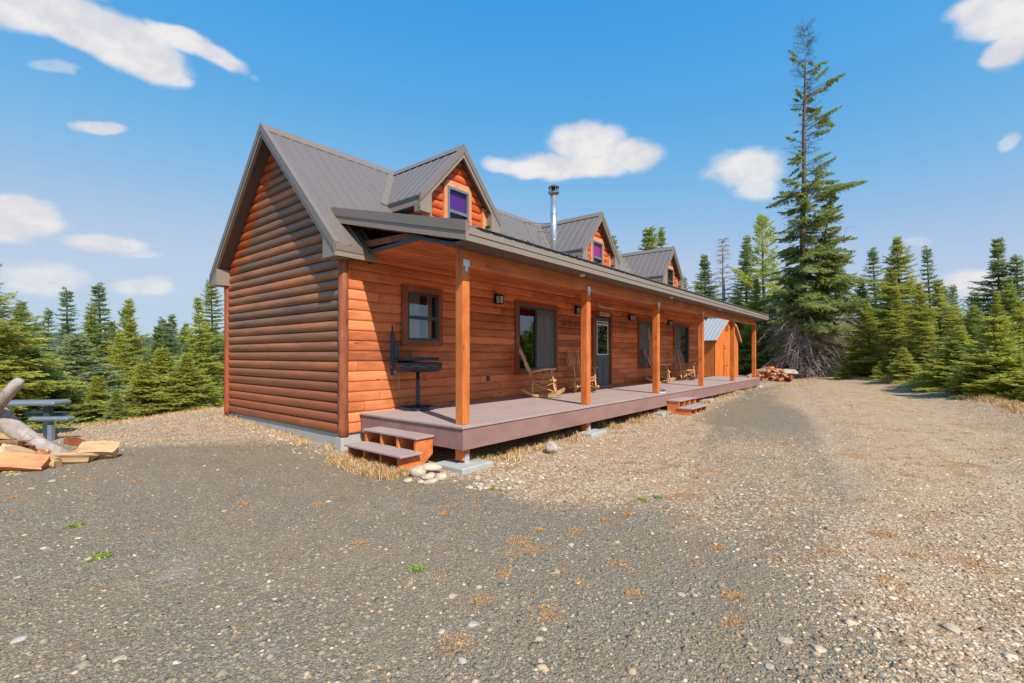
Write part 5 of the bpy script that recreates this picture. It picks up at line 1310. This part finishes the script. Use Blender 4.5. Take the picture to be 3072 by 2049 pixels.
# left group, in front of or around the cabin's far left
T = [('firB',-28,560,11.5,.9,'yel','big yellow-green fir at the left picture edge'),('firA',48,690,14.5,1.0,'mid','dark fir just right of the big left fir'),
 ('slimA',105,706,34,.9,'blue','small far spruce tip left of the tall spruce'),('slimA',165,662,24,1.0,'blue','tall thin spruce above the picnic table'),('slimB',205,700,22,1.0,'mid','spruce between the two tall thin spruces'),
 ('slimA',247,648,24,1.05,'dark','tallest dark spruce in the left group'),('pineA',285,702,26,.8,'dark','dark open pine right of the tallest left spruce'),('firC',316,688,21,.85,'yel','yellow-green narrow fir in the middle of the left group'),
 ('slimA',370,728,30,.9,'dark','small dark spruce tip near the cabin'),('slimB',403,722,30,.9,'dark','second dark spruce tip near the cabin'),('slimB',492,643,22,1.0,'mid','tall spruce directly behind the far left cabin corner'),
 ('firC',472,682,15.5,.85,'lime','bright yellow-green fir against the red corner log'),('lowA',180,770,16,1.1,'grey','grey-green rounded fir behind the picnic table'),('lowB',215,868,13.2,.9,'yel','low yellow-green fir right of the picnic table'),
 ('firD',275,765,18,.95,'yel','mid-green fir behind the low yellow fir'),('lowA',378,800,14.8,1.0,'yel','bushy green fir in front of the cabin-side trees'),('lowB',322,838,13.4,1.1,'yel','low green fir at the gravel edge'),
 ('lowA',430,812,14.2,1.0,'yel','yellow-green bushy fir near the red corner log'),('firC',350,748,19,1.0,'dark','dark fir behind the bushy firs'),('lowA',120,812,13.5,1.25,'yel','broad yellow fir left of the picnic table'),('lowB',270,900,12.2,.9,'mid','smallest green fir on the left gravel edge'),('lowA',60,800,12.6,1.2,'mid','green fir behind the log stub')]
for a in T: tree_px(*a[:6], a[6], 'conifers beyond the left edge of the yard')
# right group
T = [('slimA',1426,545,52,1.0,'dark','small conifer tip between the second and third dormers'),('slimB',1489,522,48,1.15,'mid','larger conifer above the third dormer roof'),('slimA',1517,522,50,.9,'mid','thin conifer tip just right of the one above the third dormer'),
 ('slimB',1568,635,44,1.0,'mid','conifer right of the third dormer'),('firC',1630,585,40,1.0,'mid','round-topped fir left of the bare snag'),('snag',1665,538,38,1.3,'mid','thin bare snag left of the lodgepole pines'),
 ('slimB',1711,541,36,1.0,'mid','dark spruce right of the bare snag'),('pineA',1760,492,34,1.15,'lime','tall yellow-green pine left of the biggest tree'),('firA',1735,640,31,1.0,'yel','yellow fir in front of the pine left of the biggest tree'),
 ('firA',1690,700,33,1.1,'dark','dark fir behind the shed'),('firB',1775,700,30.5,.9,'mid','green fir just left of the biggest tree trunk'),('lowA',1800,812,29.5,1.3,'dark','low dark fir left of the twin trunks'),
 ('slimA',2024,566,34,1.0,'blue','blue-green spruce tip right of the biggest tree'),('firA',2080,541,27,1.05,'yel','tall green fir right of the biggest tree'),('slimA',2149,560,28,.85,'blue','slender spruce spire right of the tall green fir'),
 ('slimA',2187,655,36,.9,'blue','left one of the two small far spires'),('slimB',2208,652,38,.8,'blue','right one of the two small far spires'),('firC',2296,546,24,1.0,'dark','tall dark fir at the right with spreading top'),
 ('slimB',2352,585,23,1.1,'dark','dark spruce cut by the right picture edge'),('firD',2125,650,21.5,.95,'yel','broad yellow-green fir below the slender spire'),('firD',2000,690,25,1.0,'yel','green fir right of the dead lower branches'),
 ('lowA',1960,800,25.5,1.0,'yel','low yellow-green fir at the right foot of the biggest tree'),('firC',2050,660,23.5,1.0,'yel','yellow fir in front of the tall green fir'),('lowA',2197,748,16.6,1.05,'lime','bright rounded fir at the centre of the right edge'),
 ('lowB',2145,800,18.2,1.1,'yel','green low fir left of the bright rounded fir'),('firC',2280,668,16.2,.8,'yel','narrow bright fir in front of the tall dark fir'),('young',2285,735,14.2,1.3,'lime','young fir with a bare leader at the right'),
 ('lowA',2250,800,14.6,1.1,'lime','low bright fir under the bare leader fir'),('lowB',2320,815,13.6,1.3,'lime','broad low fir at the right picture edge'),('lowB',2080,800,20.5,1.1,'yel','green low fir along the right edge'),('lowA',2020,830,22.5,1.0,'yel','low fir near the dry grass at the right'),
 ('firA',2340,690,18,1.0,'yel','mid-green fir behind the broad low fir'),('lowB',2375,860,12.8,1.2,'lime','low fir just past the right picture edge'), ('firD',1985,640,29,1.0,'mid','green fir standing against the right flank of the biggest tree'),('firA',2045,610,31,1.0,'dark','dark fir between the blue-green tip and the tall green fir'),
 ('firC',2165,640,23,1.1,'yel','yellow fir filling the space right of the slender spire'),('firB',2235,700,20,1.0,'mid','rounded green fir below the two small far spires'),('firD',2320,640,21,1.0,'mid','green fir between the tall dark fir and the right edge'),('lowB',1935,845,24.5,1.0,'yel','small yellow fir beside the grey dead branches'),
 ('firB',1560,720,45,1.0,'dark','dark fir far behind the porch end')]
for a in T: tree_px(*a[:6], a[6], 'conifers beyond the right edge of the yard')
# filler forest further down the slopes
lab = 'conifer in the dense stand filling the slope'
for k in range(44):
    u = trs.uniform(-120, 540); v = trs.uniform(735, 800); D = trs.uniform(22, 52); tree_px(trs.choice(['firA','firC','slimB','firB','slimA','firD','pineA']), u, v, D, trs.uniform(.9,1.25), trs.choice(['dark','mid','blue','mid']), lab+' on the left', 'dense conifers filling the left slope')
for k in range(58):
    u = trs.uniform(1540, 2480); v = trs.uniform(660, 770) if u > 1640 else trs.uniform(690,760); D = trs.uniform(30, 62); tree_px(trs.choice(['firA','firC','slimB','firB','slimA','firD','pineA']), u, v, D, trs.uniform(.9,1.3), trs.choice(['dark','mid','blue','mid','yel']), lab+' on the right', 'dense conifers filling the right slope')
for k in range(14):
    tree_px(trs.choice(['firA','firC','slimB','firD','lowA']), 2520+k*85+trs.uniform(-20,20), trs.uniform(600,760), trs.uniform(14,26), 1.0, trs.choice(['dark','mid','yel']), 'conifer past the right picture edge', 'conifers past the right picture edge')
    tree_px(trs.choice(['firA','firC','slimB','firD','lowA']), -150-k*95+trs.uniform(-20,20), trs.uniform(620,760), trs.uniform(15,26), 1.0, trs.choice(['dark','mid','yel']), 'conifer past the left picture edge', 'conifers past the left picture edge')
# trees across the yard, seen reflected in the porch windows
for k in range(16):
    x = -12+3.2*k+trs.uniform(-1,1); y = -27+trs.uniform(-3,2)+(.0 if x < 5 else 3); tree(trs.choice(['firA','slimA','firC']), x, y, trs.uniform(7,12), 1.0, 'mid', 'conifer across the yard, behind the camera', 'conifers across the yard')
for k, pr in PROTO.items():
    if not pr[2]: print('unused proto', k)

# ---- the biggest tree: twin-stemmed old fir with a bare top and dead skirts
def big_tree():
    B = at(2403, 1134, 27.4); B.z = gz(B.x, B.y)-.1
    root = thing('old_fir_tree', 'tallest fir with a bare top, sparse one-sided crown and grey dead lower branches', 'tree', B)
    c = Crown(77); r = c.r; live = c.br; skirt = MB(); Hh = .96+(1063.7-71)/1416*27.4-B.z
    az_r = math.atan2(RT.y, RT.x)       # direction of picture right
    px2m = 27.4/1083.7                  # metres per 2351-pixel
    def z_of(v): return .96+(813.9-v)*px2m-B.z
    def stem(pts, r0, r1, nm='trunk'):
        n = len(pts); mb = MB(); mb.tube(pts, [r0+(r1-r0)*(i/(n-1))**.8 for i in range(n)], 12, jit=.04); return mb.build(nm, M['bark'], root, True)
    def sx(v): return (1850-1839)*px2m*min(1, max(0, (868-v)/800))
    stem([Vector((RT.x*sx(v)+r.normal(0,.02), RT.y*sx(v)+r.normal(0,.02), z_of(v))) for v in (880,860,800,700,600,500,400,300,220,160,130)], .27, .025)
    stem([Vector((RT.x*(1.08+o), RT.y*(1.08+o), z_of(v))) for v, o in ((882,0),(860,0),(800,.05),(700,.1),(600,.2),(520,.4),(440,.65))], .24, .03)
    def Rr(v, side):
        R = [(60,.8),(130,1.0),(200,2.1),(230,2.7),(330,2.2),(345,1.2),(400,2.6),(440,3.1),(520,3.3),(600,4.0),(700,4.6),(780,4.2),(850,3.2)]
        Lf = [(60,.6),(150,1.7),(200,1.0),(300,1.0),(350,1.7),(380,1.0),(430,2.1),(500,1.9),(560,1.6),(620,1.9),(680,2.4),(760,2.8),(850,2.6)]
        tb = R if side > 0 else Lf; return float(np.interp(v, [q[0] for q in tb], [q[1] for q in tb]))
    v = 862
    while v > 60:
        z = z_of(v); nb = 3 if v < 330 else (4 if v < 430 else 5)
        for k in range(nb):
            a = r.uniform(-math.pi, math.pi)
            if v < 420: a = r.choice([0, math.pi], p=[.58,.42])+r.normal(0,.55)
            w = math.cos(a); wr = (w+1)/2; side = abs(w)
            L = (Rr(v, 1)*wr+Rr(v, -1)*(1-wr))*r.uniform(.55, 1.05)
            az = az_r+a
            base = np.array([RT.x*sx(v), RT.y*sx(v), z])
            if v < 135: c.frond(base, az, R_(48+r.normal(0,12)), L*.9, dead=True, thick=.014); continue
            if v < 340:
                cl = r.uniform() < (.52 if 195 < v < 335 and w > 0 else (.18 if v > 170 else .26))
                if not cl: c.frond(base, az, R_(18+r.normal(0,14)), L*r.uniform(.4,.8), dead=True, thick=.018)
                else: c.frond(base, az, R_(26+r.normal(0,16)), L*r.uniform(.6,1.2), .45, .05, .0, .34, .05, .09, .50, .25, tuft=50, wl=.30)
                continue
            if v < 560:
                if r.uniform() < .30: c.frond(base, az, R_(15+r.normal(0,12)), L*.7, dead=True, thick=.018)
                else: c.frond(base, az, R_(12+r.normal(0,16)-10*(w < 0)), L*r.uniform(.55,1.2), .30, .12, .03, .36, .055, .095, .68, .32, tuft=45, wl=.34)
                continue
            if v < 740 or r.uniform() < .18:
                c.frond(base+np.array([RT.x,RT.y,0])*r.uniform(0,1.0)*(r.uniform()<.5), az, R_(-2+r.normal(0,13)), L*r.uniform(.6,1.15), .2, .24, .08, .38, .06, .10, .9, .25, wl=.42, tuft=30)
            if v > 690:
                c.br = skirt
                for q in range(3):
                    a2 = r.uniform(-math.pi, math.pi); c.frond(base+np.array([RT.x,RT.y,0])*r.choice([0,1.1]), az_r+a2, R_(-12+r.normal(0,14)), min(L, 2.6 if math.cos(a2) < .2 else 4.2)*r.uniform(.5,1.1), sag=.55, up=.0, dead=True, thick=.024)
        c.br = live
        v -= 8.0*r.uniform(.7,1.3) if v > 340 else 7.0*r.uniform(.7,1.3)
    # second stem foliage
    for v in np.arange(450, 700, 7.):
        for k in range(3):
            o = 1.12+.5*max(0, (560-v)/120); a = r.normal(0, 1.3)
            c.frond(np.array([RT.x*o, RT.y*o, z_of(v)]), az_r+a, R_(22-20*(v-450)/250+r.normal(0,8)), r.uniform(.5,1.0)*(.6+1.7*(v-430)/250), .2, .08, .05, .42, .055, .10, .85, .2, tuft=40, wl=.4)
    # green skirt at the foot, to the right
    o = live.build('branches', M['bark'], root, True); skirt.build('dead_branches', M['deadbranch'], root, True)
    V, F = c.leaf_arrays(); cr = fast_mesh('crown', V, F, M['needle'], root); cr.color = (.32,.37,.14,1)
big_tree()

# ================================================================== SKY, SUN, CAMERA
w = bpy.data.worlds.new('World'); bpy.context.scene.world = w; w.use_nodes = True; nt = w.node_tree; nt.nodes.clear()
sun_dir = Vector((-.42, -1, 1.13)).normalized(); elev = math.asin(sun_dir.z); 
class WT(NT):
    def __init__(s, tree): s.t = tree
t = WT(nt); out = t.n('ShaderNodeOutputWorld'); bg = t.n('ShaderNodeBackground')
sky = t.n('ShaderNodeTexSky', sky_type='NISHITA'); sky.sun_disc = False; sky.sun_elevation = elev; sky.sun_rotation = math.atan2(sun_dir.x, sun_dir.y)
sky.altitude = 1200; sky.air_density = 1.0; sky.dust_density = .6; sky.ozone_density = 2.5
hs = t.n('ShaderNodeHueSaturation'); hs.inputs['Saturation'].default_value = 1.12; hs.inputs['Value'].default_value = 1.0; t.l(sky.outputs[0], hs.inputs['Color'])
r_, g_, b_ = t.sep(hs.outputs[0])
def satur(ch, mx, a): return t.math('MULTIPLY', t.math('SUBTRACT', 1, t.math('EXPONENT', t.math('MULTIPLY', ch, -a))), mx)
skyc = t.comb(satur(t.math('POWER', r_, 2.2), 1.85, .52), satur(g_, 2.42, .62), satur(b_, 2.95, 1.12))
d = t.n('ShaderNodeTexCoord').outputs['Generated']; x, y, z = t.sep(d)
az = t.math('ARCTAN2', y, x); el = t.math('ARCSINE', z)
nzv = t.comb(t.math('MULTIPLY', az, 1), t.math('MULTIPLY', el, 1.6), 0)
ndx = t.noise(nzv, 7, 4, .5); ndy = t.noise(t.vmath('ADD', nzv, (7,3,1)), 7, 4, .5)
ae = t.comb(t.math('ADD', az, t.math('MULTIPLY', t.math('SUBTRACT', ndx, .5), .08)), t.math('ADD', el, t.math('MULTIPLY', t.math('SUBTRACT', ndy, .5), .045)), 0)
def azel(u, v):
    q = (FW+RT*((u-1175.5)/1083.7)+Vector((0,0,1))*((813.9-v)/1083.7)).normalized(); return math.atan2(q.y, q.x), math.asin(q.z)
# (u, v, half width px, half height px, tilt deg, strength)
CL = [(90,30,190,60,10,1),(250,75,150,58,12,1),(330,135,110,50,25,1),(400,90,90,34,18,1),(480,125,90,26,18,.95),(395,182,55,16,8,.8),(200,85,150,40,22,1),(20,-40,260,60,0,1),
      (135,152,62,14,3,.5),(227,290,56,17,-4,.85),(50,495,105,52,8,1),(-20,520,110,45,0,1),(250,562,110,24,8,.8),(300,585,75,17,5,.6),(90,640,130,48,0,.7),(320,662,80,28,0,.7),
      (1345,325,88,52,-4,1),(1430,352,98,46,4,1),(1250,378,120,30,-3,1),(1320,385,130,34,0,1),(1160,380,62,20,4,.8),
      (1715,385,95,50,0,.9),(1730,430,55,40,0,.75),(1660,395,55,26,-8,.6),
      (2300,45,110,62,0,1),(2330,110,70,55,0,1),(2250,20,70,40,0,.9),(2318,318,22,30,0,.6),(2110,553,36,14,0,.5),(2240,655,95,42,-8,.9),(585,172,16,9,0,.3),(2070,210,40,12,0,.12),(2270,245,26,9,0,.15),(2020,455,50,12,0,.15)]
f = None
for (u, v, a, b, ti, stg) in CL:
    A, E = azel(u, v); A1, E1 = azel(u+a, v); A2, E2 = azel(u, v-b)
    ra = math.hypot(A1-A, E1-E); rb = math.hypot(A2-A, E2-E); slope = math.atan2(E1-E, A-A1)
    mp = t.n('ShaderNodeMapping', vector_type='TEXTURE'); mp.inputs['Location'].default_value = (A, E, 0)
    mp.inputs['Rotation'].default_value = (0, 0, -slope+R_(ti)); mp.inputs['Scale'].default_value = (ra, rb, 1); t.l(ae, mp.inputs[0])
    ln = t.n('ShaderNodeVectorMath', operation='LENGTH'); t.l(mp.outputs[0], ln.inputs[0])
    k = t.math('MULTIPLY', t.step(ln.outputs['Value'], 1.35, .5), stg)
    f = k if f is None else t.math('MAXIMUM', f, k)
body = t.noise(nzv, 16, 6, .6)
fine = t.noise(nzv, 34, 6, .65)
brk = t.math('ADD', t.math('MULTIPLY', t.math('SUBTRACT', body, .5), 1.15), t.math('MULTIPLY', t.math('SUBTRACT', fine, .5), .55))
f2 = t.math('MULTIPLY', t.step(t.math('ADD', f, t.math('MULTIPLY', brk, t.math('MULTIPLY', t.math('SUBTRACT', 1.12, f), t.step(f, .0, .35)))), .10, .85), t.math('ADD', .35, t.math('MULTIPLY', f, .65)))
ccol = t.mix(t.step(t.noise(nzv, 11, 6, .62), .36, .62), (2.65,2.62,2.8,1), (3.3,3.22,3.12,1))
SKS = .15
fin = t.mix(t.math('MULTIPLY', f2, .95), skyc, ccol)
t.l(fin, bg.inputs[0]); bg.inputs[1].default_value = SKS; t.l(bg.outputs[0], out.inputs[0])
w.cycles.sampling_method = 'MANUAL'; w.cycles.sample_map_resolution = 512

L = bpy.data.lights.new('sun', 'SUN'); L.energy = 3.1; L.angle = R_(.5); L.color = (1, .955, .88)
so = bpy.data.objects.new('sun', L); C.objects.link(so); so.rotation_euler = (-sun_dir).to_track_quat('-Z', 'Y').to_euler()

cam = bpy.data.cameras.new('camera'); co = bpy.data.objects.new('camera', cam); C.objects.link(co); bpy.context.scene.camera = co
cam.sensor_width = 36; cam.lens = 1416/3072*36; cam.shift_y = (1063.7-1024.5)/3072; cam.clip_start = .05; cam.clip_end = 6000
co.location = CAM; co.rotation_euler = (R_(90), 0, YAW-math.pi/2)
sc = bpy.context.scene; sc.view_settings.view_transform = 'Standard'; sc.view_settings.look = 'None'; sc.view_settings.exposure = .85; sc.view_settings.gamma = 1
sc.render.engine = 'CYCLES'; sc.cycles.max_bounces = 8; sc.cycles.transparent_max_bounces = 12
